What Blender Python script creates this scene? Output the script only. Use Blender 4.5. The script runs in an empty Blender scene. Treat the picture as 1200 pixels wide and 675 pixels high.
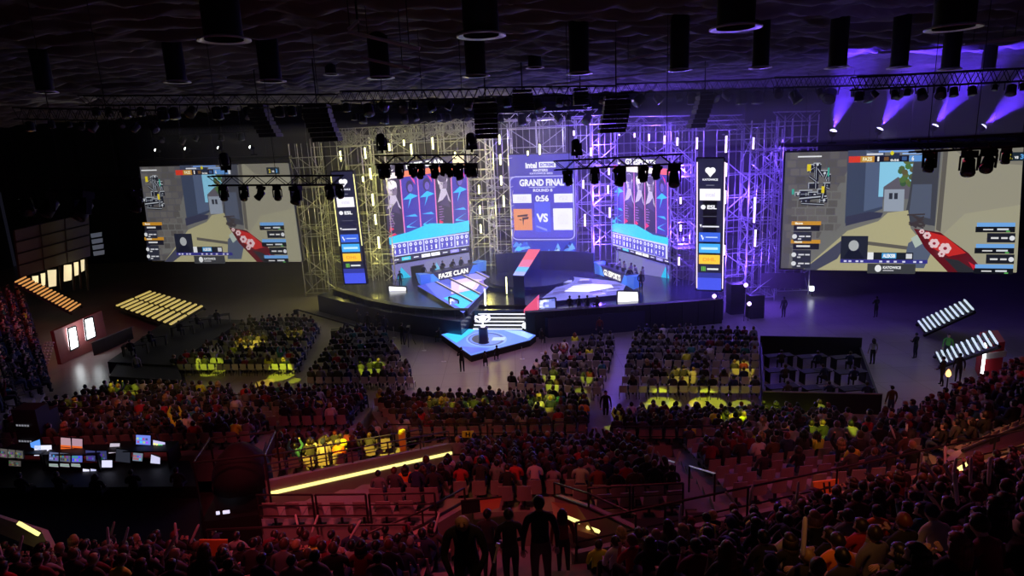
W_YEL, W_VIO, W_STG, W_FLR, W_ROOF, W_BEAM = 0.9, 2.8, .85, 1.15, .8, 5.0
W_RED, W_YSP, W_YW = 4.0, 70.0, 1.4
HAZE_ON, HAZE_D = True, 0.0075
import bpy, bmesh, math, random
from mathutils import Vector, Matrix, Quaternion
random.seed(7)
SC = bpy.context.scene
COL = SC.collection
# ---------------------------------------------------------------- camera (position and heading in the hall)
CAM = Vector((0.0, 0.0, 15.0))
FPX, PITCH, ROLL = 750.0, math.radians(12.8), math.radians(2.5)
FW = Vector((0, math.cos(PITCH), -math.sin(PITCH)))
R0 = Vector((1, 0, 0)); U0 = R0.cross(FW)
RT = R0*math.cos(ROLL) - U0*math.sin(ROLL)
UP = U0*math.cos(ROLL) + R0*math.sin(ROLL)
def ray(px, py):
    return FW + RT*((px-600)/FPX) + UP*((337.5-py)/FPX)
def P(px, py, z):            # survey point on the level z
    r = ray(px, py); t = (z-CAM.z)/r.z
    return CAM + r*t
def Q(px, py, y):            # survey point on the vertical plane at distance y
    r = ray(px, py); t = y/r.y
    return CAM + r*t
def proj(v):
    d = Vector(v)-CAM; k = d.dot(FW)
    if k < 0.05: return (-9999, -9999, k)
    return (600+FPX*d.dot(RT)/k, 337.5-FPX*d.dot(UP)/k, k)
def V(*a): return Vector(a)
ZZ = Vector((0, 0, 1))
# ---------------------------------------------------------------- materials
MATS = {}
def mat(name, color=(0.5, 0.5, 0.5), rough=0.6, metal=0.0, emit=None, es=0.0, noise=0.0, scale=8.0, bump=0.0, spec=0.5, sheen=0.0):
    if name in MATS: return MATS[name]
    m = bpy.data.materials.new(name); m.use_nodes = True
    nt = m.node_tree; b = nt.nodes['Principled BSDF']
    b.inputs['Base Color'].default_value = (*color, 1); b.inputs['Roughness'].default_value = rough
    b.inputs['Metallic'].default_value = metal; b.inputs['Specular IOR Level'].default_value = spec
    if emit:
        b.inputs['Emission Color'].default_value = (*emit, 1); b.inputs['Emission Strength'].default_value = es
    if noise > 0 or bump > 0:
        tc = nt.nodes.new('ShaderNodeTexCoord'); nz = nt.nodes.new('ShaderNodeTexNoise')
        nz.inputs['Scale'].default_value = scale; nz.inputs['Detail'].default_value = 4
        nt.links.new(tc.outputs['Object'], nz.inputs['Vector'])
        if noise > 0:
            cr = nt.nodes.new('ShaderNodeMixRGB'); cr.blend_type = 'MIX'
            cr.inputs[1].default_value = (*[max(0, c*(1-noise)) for c in color], 1)
            cr.inputs[2].default_value = (*[min(1, c*(1+noise)) for c in color], 1)
            nt.links.new(nz.outputs['Fac'], cr.inputs[0]); nt.links.new(cr.outputs[0], b.inputs['Base Color'])
        if bump > 0:
            bp = nt.nodes.new('ShaderNodeBump'); bp.inputs['Strength'].default_value = bump
            nt.links.new(nz.outputs['Fac'], bp.inputs['Height']); nt.links.new(bp.outputs[0], b.inputs['Normal'])
    MATS[name] = m
    return m
def picture_mat(name, strength):
    m = bpy.data.materials.new(name); m.use_nodes = True
    nt = m.node_tree; b = nt.nodes['Principled BSDF']
    a = nt.nodes.new('ShaderNodeVertexColor'); a.layer_name = 'Col'
    b.inputs['Base Color'].default_value = (0.01, 0.01, 0.012, 1); b.inputs['Roughness'].default_value = 0.5
    nt.links.new(a.outputs['Color'], b.inputs['Emission Color']); b.inputs['Emission Strength'].default_value = strength
    MATS[name] = m
    return m
# ---------------------------------------------------------------- objects
def tag(o, label=None, cat=None, group=None, kind=None):
    if label: o['label'] = label
    if cat: o['category'] = cat
    if group: o['group'] = group
    if kind: o['kind'] = kind
    return o
def empty(name, loc=(0, 0, 0), rz=0.0, label=None, cat=None, group=None, kind=None):
    o = bpy.data.objects.new(name, None); COL.objects.link(o)
    o.location = loc; o.rotation_euler = (0, 0, rz); o.empty_display_size = 0.2
    return tag(o, label, cat, group, kind)
def link(name, me, parent=None, local=False):
    o = bpy.data.objects.new(name, me); COL.objects.link(o)
    if parent is not None:
        o.parent = parent
        if not local:            # geometry given in world coordinates
            o.matrix_parent_inverse = Matrix.LocRotScale(parent.location, parent.rotation_euler, parent.scale).inverted()
    return o
class MB:
    """collects shapes into ONE mesh"""
    def __init__(s): s.v = []; s.f = []; s.mi = []; s.mats = []; s.cur = 0; s.smooth = []; s.sm = False
    def use(s, m):
        if m not in s.mats: s.mats.append(m)
        s.cur = s.mats.index(m); return s
    def add(s, vs, fs):
        b = len(s.v); s.v += [tuple(v) for v in vs]
        for f in fs: s.f.append([b+i for i in f]); s.mi.append(s.cur); s.smooth.append(s.sm)
    def quad(s, a, b, c, d): s.add([a, b, c, d], [(0, 1, 2, 3)])
    def hexa(s, lo, hi):       # lo, hi: four corners each, same order
        s.add(list(lo)+list(hi), [(3, 2, 1, 0), (4, 5, 6, 7), (0, 1, 5, 4), (1, 2, 6, 5), (2, 3, 7, 6), (3, 0, 4, 7)])
    def box(s, c, size, rz=0.0, M=None):
        x, y, z = size[0]/2, size[1]/2, size[2]/2
        cs, sn = math.cos(rz), math.sin(rz)
        def T(a, b, e):
            p = Vector((a*cs-b*sn, a*sn+b*cs, e))
            if M is not None: p = M @ Vector((a, b, e))
            return Vector(c)+p
        s.hexa([T(-x, -y, -z), T(x, -y, -z), T(x, y, -z), T(-x, y, -z)], [T(-x, -y, z), T(x, -y, z), T(x, y, z), T(-x, y, z)])
    def bar(s, a, b, r=0.03, n=4, r2=None):
        a = Vector(a); b = Vector(b); d = b-a
        if d.length < 1e-6: return
        d.normalize(); u = d.orthogonal().normalized(); w = d.cross(u); r2 = r if r2 is None else r2
        vs = []; 
        for p, rr in ((a, r), (b, r2)):
            for k in range(n):
                t = 2*math.pi*(k+0.5)/n; vs.append(p+u*(rr*math.cos(t))+w*(rr*math.sin(t)))
        s.add(vs, [[k, (k+1) % n, n+(k+1) % n, n+k] for k in range(n)]+[list(range(n))[::-1], list(range(n, 2*n))])
    def path(s, pts, r=0.03, n=6):
        for a, b in zip(pts, pts[1:]): s.bar(a, b, r, n)
    def lathe(s, c, prof, n=20, axis=None, caps=True):
        c = Vector(c); M = Matrix.Identity(3) if axis is None else Vector(axis).to_track_quat('Z', 'Y').to_matrix()
        vs = []
        for r, z in prof:
            for k in range(n):
                t = 2*math.pi*k/n; vs.append(c+M@Vector((r*math.cos(t), r*math.sin(t), z)))
        fs = [[i*n+k, i*n+(k+1) % n, (i+1)*n+(k+1) % n, (i+1)*n+k] for i in range(len(prof)-1) for k in range(n)]
        if caps: fs += [list(range(n))[::-1], [(len(prof)-1)*n+k for k in range(n)]]
        s.add(vs, fs)
    def prism(s, pts, h):      # pts: polygon (world), h: extrusion vector
        n = len(pts); pts = [Vector(p) for p in pts]; h = Vector(h)
        s.add(pts+[p+h for p in pts], [list(range(n))[::-1], list(range(n, 2*n))]+[[i, (i+1) % n, n+(i+1) % n, n+i] for i in range(n)])
    def mesh(s, name, m=None):
        me = bpy.data.meshes.new(name); me.from_pydata([tuple(v) for v in s.v], [], s.f)
        if s.mats:
            for q in s.mats: me.materials.append(q)
            me.polygons.foreach_set('material_index', s.mi)
        elif m is not None: me.materials.append(m)
        if any(s.smooth): me.polygons.foreach_set('use_smooth', s.smooth)
        me.update(); return me
    def build(s, name, m=None, parent=None, local=False):
        return link(name, s.mesh(name, m), parent, local)
def thing(name, loc, parts, label, cat, group=None, rz=0.0):
    """parts: [(name, MB, material)] in world coordinates"""
    r = empty(name, loc, rz, label, cat, group)
    for p in parts: p[1].build(p[0], p[2] if len(p) > 2 else None, r)
    return r
def copy_tree(o, parent=None):
    c = o.copy(); COL.objects.link(c)
    if parent is not None: c.parent = parent
    for ch in CHILD.get(o.name, []):
        copy_tree(ch, c)
    return c
CHILD = {}
def children(root):
    """remember the parts of a thing so that copy_tree can follow them"""
    allo = [o for o in bpy.data.objects if o.parent is not None]
    def walk(o):
        CHILD[o.name] = [x for x in allo if x.parent == o]
        for x in CHILD[o.name]: walk(x)
    walk(root)
# ---------------------------------------------------------------- writing as mesh
FONT_CACHE = {}
def text_mesh(txt):
    """outline triangles of a line of text: verts (x in 0..w, y 0..1), faces"""
    if txt in FONT_CACHE: return FONT_CACHE[txt]
    cu = bpy.data.curves.new('lettering', 'FONT'); cu.body = txt; cu.resolution_u = 3; cu.offset = 0.04
    o = bpy.data.objects.new('lettering', cu); COL.objects.link(o)
    dg = bpy.context.evaluated_depsgraph_get(); me = o.evaluated_get(dg).to_mesh()
    vs = [(v.co.x, v.co.y) for v in me.vertices]; fs = [list(p.vertices) for p in me.polygons]
    o.evaluated_get(dg).to_mesh_clear(); bpy.data.objects.remove(o); bpy.data.curves.remove(cu)
    x0 = min(v[0] for v in vs); x1 = max(v[0] for v in vs); y0 = min(v[1] for v in vs); y1 = max(v[1] for v in vs)
    vs = [((x-x0)/(x1-x0), (y-y0)/(y1-y0)) for x, y in vs]
    FONT_CACHE[txt] = (vs, fs); return FONT_CACHE[txt]
class Canvas:
    """a flat picture shown by a display: polygons in u,v (0..1, v up) mapped on a quad"""
    def __init__(s, BL, BR, TR, TL, eps=0.006):
        s.c = [Vector(x) for x in (BL, BR, TR, TL)]; s.n = (s.c[1]-s.c[0]).cross(s.c[3]-s.c[0]).normalized()
        if s.n.dot(CAM-s.c[0]) < 0: s.n = -s.n
        s.v = []; s.f = []; s.col = []; s.k = 0; s.eps = eps
        s.flip = (s.c[1]-s.c[0]).cross(s.c[3]-s.c[0]).dot(s.n) < 0
    def pt(s, u, v, k):
        a = s.c[0].lerp(s.c[1], u); b = s.c[3].lerp(s.c[2], u); return a.lerp(b, v)+s.n*(k*s.eps)
    def poly(s, pts, col, same=False):
        if not same: s.k += 1
        b = len(s.v); s.v += [s.pt(u, v, s.k) for u, v in pts]
        f = [b+i for i in range(len(pts))]
        ar = sum(pts[i][0]*pts[(i+1) % len(pts)][1]-pts[(i+1) % len(pts)][0]*pts[i][1] for i in range(len(pts)))
        if ar < 0: f = f[::-1]
        s.f.append(f); s.col.append(col)
    def rect(s, u0, v0, u1, v1, col, same=False): s.poly([(u0, v0), (u1, v0), (u1, v1), (u0, v1)], col, same)
    def disc(s, u, v, ru, rv, col, n=14): s.poly([(u+ru*math.cos(2*math.pi*i/n), v+rv*math.sin(2*math.pi*i/n)) for i in range(n)], col)
    def text(s, t, u0, v0, u1, v1, col):
        vs, fs = text_mesh(t); s.k += 1; b = len(s.v)
        s.v += [s.pt(u0+(u1-u0)*x, v0+(v1-v0)*y, s.k) for x, y in vs]
        for f in fs: s.f.append([b+i for i in f]); s.col.append(col)
    def line(s, a, b, w, col, asp=1.0):
        ax, ay = a; bx, by = b; dx, dy = (bx-ax)*asp, by-ay; L = math.hypot(dx, dy) or 1
        nx, ny = -dy/L*w/asp, dx/L*w
        s.poly([(ax-nx, ay-ny), (bx-nx, by-ny), (bx+nx, by+ny), (ax+nx, ay+ny)], col)
    def build(s, name, m, parent):
        me = bpy.data.meshes.new(name); me.from_pydata([tuple(v) for v in s.v], [], s.f)
        ca = me.color_attributes.new('Col', 'FLOAT_COLOR', 'CORNER')
        buf = []
        for p, c in zip(s.f, s.col): buf += list((*c, 1.0))*len(p)
        ca.data.foreach_set('color', buf)
        me.materials.append(m); me.update()
        return link(name, me, parent)
def srgb(r, g, b):
    f = lambda c: (c/255/12.92) if c/255 <= 0.04045 else ((c/255+0.055)/1.055)**2.4
    return (f(r), f(g), f(b))
# ================================================================ materials used throughout
M_FLOOR = mat('polished_concrete', (0.30, 0.27, 0.27), 0.32, noise=0.18, scale=0.35, spec=0.4)
def _panel_joints(m):
    nt = m.node_tree; b = nt.nodes['Principled BSDF']; src = b.inputs['Base Color'].links[0].from_socket
    tc = nt.nodes.new('ShaderNodeTexCoord'); br = nt.nodes.new('ShaderNodeTexBrick')
    br.inputs['Scale'].default_value = 1.0; br.inputs['Brick Width'].default_value = 2.4; br.inputs['Row Height'].default_value = 2.4
    br.inputs['Mortar Size'].default_value = 0.015; br.offset = 0.0
    br.inputs['Color1'].default_value = (1, 1, 1, 1); br.inputs['Color2'].default_value = (0.9, 0.9, 0.9, 1); br.inputs['Mortar'].default_value = (0.45, 0.45, 0.45, 1)
    nt.links.new(tc.outputs['Object'], br.inputs['Vector'])
    mx = nt.nodes.new('ShaderNodeMixRGB'); mx.blend_type = 'MULTIPLY'; mx.inputs[0].default_value = 1
    nt.links.new(src, mx.inputs[1]); nt.links.new(br.outputs['Color'], mx.inputs[2]); nt.links.new(mx.outputs[0], b.inputs['Base Color'])
_panel_joints(M_FLOOR)
M_CONC = mat('tier_concrete', (0.30, 0.28, 0.27), 0.85, noise=0.2, scale=1.5)
M_PARA = mat('parapet_paint', (0.42, 0.36, 0.30), 0.7, noise=0.1, scale=2)
M_BLACK = mat('black_paint', (0.012, 0.012, 0.014), 0.6)
M_DRAPE = mat('black_drape', (0.02, 0.02, 0.025), 0.9)
M_RAIL = mat('dark_rail_steel', (0.035, 0.03, 0.032), 0.4, metal=0.3)
M_STEEL = mat('galvanised_tube', (0.62, 0.62, 0.64), 0.38, metal=0.35)
M_ALU = mat('black_truss', (0.03, 0.03, 0.034), 0.45, metal=0.4)
M_GREY = mat('grey_panel', (0.20, 0.20, 0.19), 0.7, noise=0.1, scale=1)
M_NAVY = mat('stage_navy', (0.02, 0.03, 0.12), 0.18, spec=0.8)
M_GLOW = mat('white_light', (1, 1, 1), 0.5, emit=(0.92, 0.97, 1.0), es=5.0)
M_WARM = mat('warm_light', (1, 0.9, 0.6), 0.5, emit=(1.0, 0.86, 0.30), es=2.2)
M_YTUBE = mat('yellow_tube_light', (1, 1, 0.7), 0.5, emit=(1.0, 0.98, 0.42), es=4.2)
M_PTUBE = mat('violet_tube_light', (0.8, 0.6, 1), 0.5, emit=(0.72, 0.50, 1.0), es=4.0)
# ================================================================ room shell
b = MB(); b.prism([(-75, -8, -0.3), (62, -8, -0.3), (62, 96, -0.3), (-75, 96, -0.3)], (0, 0, 0.3)); tag(b.build('floor', M_FLOOR), kind='structure')
# ceiling: dark cloth hung in long folds under the roof, one sheet
def fold(x, y):
    return 0.20*math.sin(y*3.1+1.3*math.sin(x*0.31)+0.9*math.sin(x*0.75+y*0.3))+0.12*math.sin(y*6.3+x*0.55+1.6*math.sin(x*0.9))+0.07*math.sin(x*2.3+y*3.7)+.08*math.sin(y*11+2*math.sin(x*1.7))
NX, NY = 260, 560; X0, X1, Y0, Y1 = -75, 62, -8, 64
vs = []; fs = []
for j in range(NY+1):
    y = Y0+(Y1-Y0)*j/NY
    for i in range(NX+1):
        x = X0+(X1-X0)*i/NX; vs.append((x, y, 19.6-0.0004*(x+2)**2+fold(x, y)))
for j in range(NY):
    for i in range(NX):
        a = j*(NX+1)+i; fs.append((a, a+NX+1, a+NX+2, a+1))
b = MB(); b.sm = True; b.add(vs, fs); tag(b.build('ceiling', mat('ceiling_cloth', (0.16, 0.15, 0.17), 0.75)), kind='structure')
b = MB(); b.box((-6.5, 80, 20.6), (137, 32, 0.4)); tag(b.build('ceiling', M_BLACK), kind='structure')
b = MB()
for x in range(-72, 62, 3): b.box((x, 94.6+0.25*(x % 2), 10.5), (3.0, 0.5, 21))
tag(b.build('wall_back', mat('back_curtain', (0.02, 0.02, 0.04), 0.9)), kind='structure')
b = MB(); b.box((-74.7, 43, 10.5), (0.4, 104, 21)); tag(b.build('wall_left', M_BLACK), kind='structure')
b = MB(); b.box((61.7, 43, 10.5), (0.4, 104, 21)); tag(b.build('wall_right', M_BLACK), kind='structure')
b = MB(); b.box((-6.5, -8.2, 10.5), (137, 0.4, 21)); tag(b.build('wall_front', M_BLACK), kind='structure')

# ---- lamps hanging from the ceiling: wide dark cylinders with a pale rim
def hanging_lamp(px, py, wpx, d, label, tilt=0.0):
    c = Q(px, py, d); r = wpx/2/FPX*(c-CAM).dot(FW); h = 19.9-c.z
    root = empty('pendant_lamp', (c.x, c.y, c.z), 0, label, 'lamp', 'pendant lamps under the ceiling cloth')
    root.rotation_euler = (0, tilt, 0)
    s = MB(); s.sm = True; s.lathe((0, 0, 0), [(r*0.72, 0.02), (r*0.72, h), (r*0.66, h), (r*0.66, 0.05)], 28, caps=False); s.build('lamp_shade', M_BLACK, root, True)
    s = MB(); s.sm = True; s.lathe((0, 0, 0), [(r*0.72, 0.05), (r, 0.0), (r*1.0, 0.035), (r*0.72, 0.09)], 36, caps=False); s.build('rim', mat('pale_rim', (0.75, 0.75, 0.8), 0.3, metal=0.3), root, True)
    s = MB(); s.lathe((0, 0, h*0.45), [(r*0.64, 0), (r*0.64, 0.1)], 24); s.build('reflector', M_BLACK, root, True)
    s = MB(); s.bar((0, 0, h-0.1), (0, 0, h+0.9), 0.05, 6); s.build('rod', M_BLACK, root, True)
where = ['farthest left of the four large ones', 'second from left of the four large ones', 'third from left of the four large ones', 'farthest right of the four large ones']
for (px, py, w), s in zip([(263, 48, 60), (564, 43, 58), (862, 34, 60), (1117, 34, 60)], where):
    hanging_lamp(px, py, w, 16, 'large dark cylinder pendant lamp with pale rim, '+s)
small = [(208, 97, 30), (318, 96, 34), (446, 92, 33), (558, 90, 33), (679, 87, 32), (796, 83, 30), (891, 80, 26), (981, 80, 28), (1053, 80, 26), (1113, 82, 26), (54, 109, 26), (388, 88, 18), (627, 80, 22), (1158, 82, 20)]
order = ['first', 'second', 'third', 'fourth', 'fifth', 'sixth', 'seventh', 'eighth', 'ninth', 'tenth', 'eleventh', 'twelfth', 'thirteenth', 'fourteenth', 'fifteenth', 'sixteenth', 'seventeenth', 'eighteenth', 'nineteenth', 'twentieth']
small.sort()
for i, (px, py, w) in enumerate(small):
    hanging_lamp(px, py, w, 27 if w > 22 else 36, 'small dark pendant lamp below the ceiling cloth, '+order[i]+' from left in the small row')

# ---- house walls far off, left: grey panelled block with a lit glazed strip below
def wall_quad(BL, BR, TR, TL, th=0.3):
    BL, BR, TR, TL = [Vector(x) for x in (BL, BR, TR, TL)]
    n = (BR-BL).cross(TL-BL).normalized()
    if n.dot(CAM-BL) > 0: n = -n
    m = MB(); m.hexa([BL, BR, TR, TL], [p+n*th for p in (BL, BR, TR, TL)]); return m
a0 = Q(24, 325, 58); a1 = Q(106, 300, 64); t1 = Q(104, 250, 64); t0 = Q(17, 270, 58)
r = empty('upper_gallery', a0, 0, 'dark grey panelled gallery box above the lit doorway at far left', 'gallery')
m = wall_quad(a0, a1, t1, t0); m.build('wall', mat('gallery_panel', (.085, .085, .085), .8, noise=.15, scale=.5), r)
m = MB()
for k in range(1, 4):
    f = k/4; m.bar(t0.lerp(a0, f)+V(0, -.1, 0), t1.lerp(a1, f)+V(0, -.1, 0), 0.07)
for k in range(1, 3):
    f = k/3; m.bar(t0.lerp(t1, f)+V(0, -.1, 0), a0.lerp(a1, f)+V(0, -.1, 0), 0.05)
m.build('joint_strip', M_BLACK, r)
r = empty('lit_doorway', Q(38, 330, 60), 0, 'row of warm lit glass panes under the grey gallery at far left', 'window')
for (x0, y0, x1, y1) in [(37, 324, 45, 332), (47, 321, 53, 332), (55, 317, 66, 333), (75, 311, 84, 326), (86, 308, 92, 320), (95, 305, 99, 315)]:
    m = wall_quad(Q(x0, y1+4, 61.5), Q(x1, y1+2, 62), Q(x1, y0-1, 62), Q(x0, y0, 61.5), 0.05)
    m.build('pane', mat('lit_pane', (1, 0.9, 0.7), 0.5, emit=(1, 0.86, 0.5), es=0.8 if True else 0), r)
m = MB()
for x, y0, y1 in [(36, 322, 345), (46, 320, 342), (54, 316, 340), (70, 312, 340), (85, 307, 340), (93, 305, 338), (101, 303, 340)]: m.bar(Q(x, y0, 61), Q(x+2, y1, 61), 0.12)
m.build('frame', M_BLACK, r)
r = empty('shuttered_window', Q(114, 288, 66), 0, 'pale blue slatted window beside the grey gallery', 'window')
for k in range(4): wall_quad(Q(107+k, 279+7*k, 66), Q(119+k, 277+7*k, 66), Q(119+k, 272+7*k, 66), Q(106+k, 274+7*k, 66), 0.05).build('shutter_slat', mat('cold_pane', (0.4, 0.45, 0.55), 0.5, emit=(0.3, 0.36, 0.5), es=0.16), r)
# left stand entrance: red wall with two tall white light panels
r = empty('entrance_wall', P(72, 425, 0), 0, 'dark red wall around the stage-left tunnel entrance', 'wall panel')
(lambda a, c: wall_quad(a, c, Q(119, 364, c.y), Q(63, 388, a.y)))(P(72, 427, 0.05), P(127, 402, 0.05)).build('panel', mat('dark_red_paint', (0.22, 0.06, 0.06), 0.6), r)
for (x0, y0, x1, y1, lab) in [(80, 383, 93, 411, 'nearer'), (99, 372, 113, 399, 'farther')]:
    dd = P((x0+x1)/2, y1+(4 if x0 < 90 else 15), 0).y-(1.6 if x0 < 90 else .9)
    r = empty('glowing_pylon', P((x0+x1)/2, y1+4, 0), 0, 'tall glowing white light panel at the left tunnel entrance, the %s of two' % lab, 'light panel', 'white panels at the tunnel entrance')
    BL, BR, TR, TL = Q(x0+3, y1, dd), Q(x1, y1-5, dd+1.0), Q(x1-4, y0-1, dd+1.0), Q(x0, y0+2, dd)
    wall_quad(BL, BR, TR, TL, 0.12).build('lamp_face', M_GLOW, r)
    m = MB(); g = V(0, -.05, 0)
    for p, q in ((BL, BR), (BR, TR), (TR, TL), (TL, BL)): m.bar(p+g, q+g, 0.07)
    m.build('frame', M_BLACK, r)
# small counter with two bright screens by the entrance
r = empty('counter', P(125, 408, 0), 0, 'dark counter beside the white entrance panels', 'counter')
m = MB(); a, bq = P(110, 417, 0), P(143, 402, 0); m.prism([a, bq, bq+V(0.3, 1.2, 0), a+V(0.3, 1.2, 0)], (0, 0, 1.05)); m.build('body', M_BLACK, r)
m = MB(); m.prism([a+V(-.1, -.1, 1.05), bq+V(.1, -.1, 1.05), bq+V(.4, 1.3, 1.05), a+V(.2, 1.3, 1.05)], (0, 0, .05)); m.build('top', M_GREY, r)
# ---- lit staircases (each tread has a light strip)
def lit_steps(name, a_pts, b_pts, za, zb, n, emitm, label, cat='stairs', gap=None, thick=0.10, width=0.5):
    """a_pts -> b_pts: the two long sides as ((px,py),(px,py)) at heights za..zb"""
    (a0, a1), (b0, b1) = a_pts, b_pts
    A0, A1 = P(*a0, za), P(*a1, zb); B0, B1 = P(*b0, za), P(*b1, zb)
    r = empty(name, A0, 0, label, cat)
    st = MB()
    for k in range(n):
        f = (k+0.5)/n; p = A0.lerp(A1, f); q = B0.lerp(B1, f); d = (A1-A0)/n*0.5; d.z = 0
        segs = [(0, 1)] if gap is None else [(0, 0.47), (0.53, 1)]
        for s0, s1 in segs:
            u, w = p.lerp(q, s0), p.lerp(q, s1); e = MB(); h = d*width
            e.prism([u-h, w-h, w+h, u+h], (0, 0, thick)); e.build('light_strip', emitm, r)
        st.prism([p-d, q-d, q+d, p+d], (0, 0, -0.12))
    st.bar(A0-ZZ*.2, A1-ZZ*.2, .12); st.bar(B0-ZZ*.2, B1-ZZ*.2, .12)
    st.build('tread_frame', M_BLACK, r); return r
M_BARS = mat('amber_bar_light', (1, 0.9, 0.5), 0.5, emit=(0.80, 0.60, 0.16), es=0.62)
lit_steps('light_bar_ramp', ((134, 358), (203, 382)), ((174, 341), (240, 360)), 1.0, 1.0, 11, M_BARS, 'sloping rack of pale amber light bars in two columns behind the left floor seats', 'light rack', gap=True, width=0.30)
lit_steps('lit_staircase', ((16, 330), (84, 366)), ((28, 324), (96, 358)), 5.0, 1.6, 16, mat('orange_strip', (1, .5, .2), .5, emit=(1.0, 0.45, 0.12), es=0.65), 'staircase with orange lit steps in the far left stand', width=0.5)
M_STRIPW = mat('cold_strip', (1, 1, 1), .4, emit=(0.62, 0.78, 0.85), es=0.9)
lit_steps('lit_staircase', ((1083, 390), (1143, 362)), ((1074, 378), (1133, 351)), 0.3, 2.8, 11, M_STRIPW, 'upper staircase with white lit steps at the right stand', width=0.42)
lit_steps('lit_staircase', ((1101, 427), (1172, 402)), ((1095, 415), (1163, 388)), 0.3, 3.2, 11, M_STRIPW, 'lower staircase with white lit steps beside the red booth', width=0.42)
for k in range(3):
    q = P(50+4*k, 424, 1.0)
r = empty('lattice_gate', P(50, 428, 0.3), 0, 'slanted white lattice gate in the left stand', 'gate')
for k in range(3):
    m = MB(); 
    for j in range(8): m.bar(Q(46+k*4+j*0.9, 426-j*3.4, 44), Q(49+k*4+j*0.9, 425-j*3.4, 44), 0.06)
    m.build('lattice_bar', mat('pale_lattice', (0.6, 0.65, 0.7), .5), r)
# ---- red booth on the right with a light strip
r = empty('red_booth', P(1150, 450, 0), 0, 'red and white booth with a glowing white edge, right of the lower lit stairs', 'booth')
c0, c1 = P(1150, 449, 0.1), P(1172, 446, 0.1); up = V(0, 0, 2.4); bk = V(1.2, 2.2, 0)
m = MB(); m.prism([c0, c1, c1+bk, c0+bk], up); m.build('body', mat('booth_red', (0.62, 0.03, 0.05), .5), r)
m = MB(); m.prism([c0+V(-.1, -.1, 1.5), c1+V(.1, -.1, 1.5), c1+bk+V(.1, 0, 1.5), c0+bk+V(-.1, 0, 1.5)], (0, 0, .35)); m.build('band', mat('booth_white', (.7, .65, .65), .5), r)
m = MB(); m.bar(c0+V(-.15, -.15, 0), c0+V(-.15, -.15, 2.5), 0.09); m.build('light_edge', M_GLOW, r)
# ================================================================ STAGE
PIC = picture_mat('display_picture', 1.0); PICB = picture_mat('bright_display_picture', 1.5); PICW = picture_mat('white_display_picture', 2.2)
def display(name, corners, label, cat, paint, pm=PIC, th=0.25, frame=True, group=None):
    """corners: BL, BR, TR, TL in world; paint(canvas)"""
    BL, BR, TR, TL = [Vector(c) for c in corners]
    r = empty(name, BL, 0, label, cat, group)
    m = wall_quad(BL, BR, TR, TL, th)
    m.build('housing', M_BLACK, r)
    if frame:
        n = (BR-BL).cross(TL-BL).normalized()
        e = MB()
        for p, q in ((BL, BR), (BR, TR), (TR, TL), (TL, BL)): e.bar(p, q, 0.07)
        e.build('frame', M_BLACK, r)
    cv = Canvas(BL, BR, TR, TL); paint(cv); cv.build('picture', pm, r)
    return r
S = srgb
DK = S(22, 22, 40)
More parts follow.
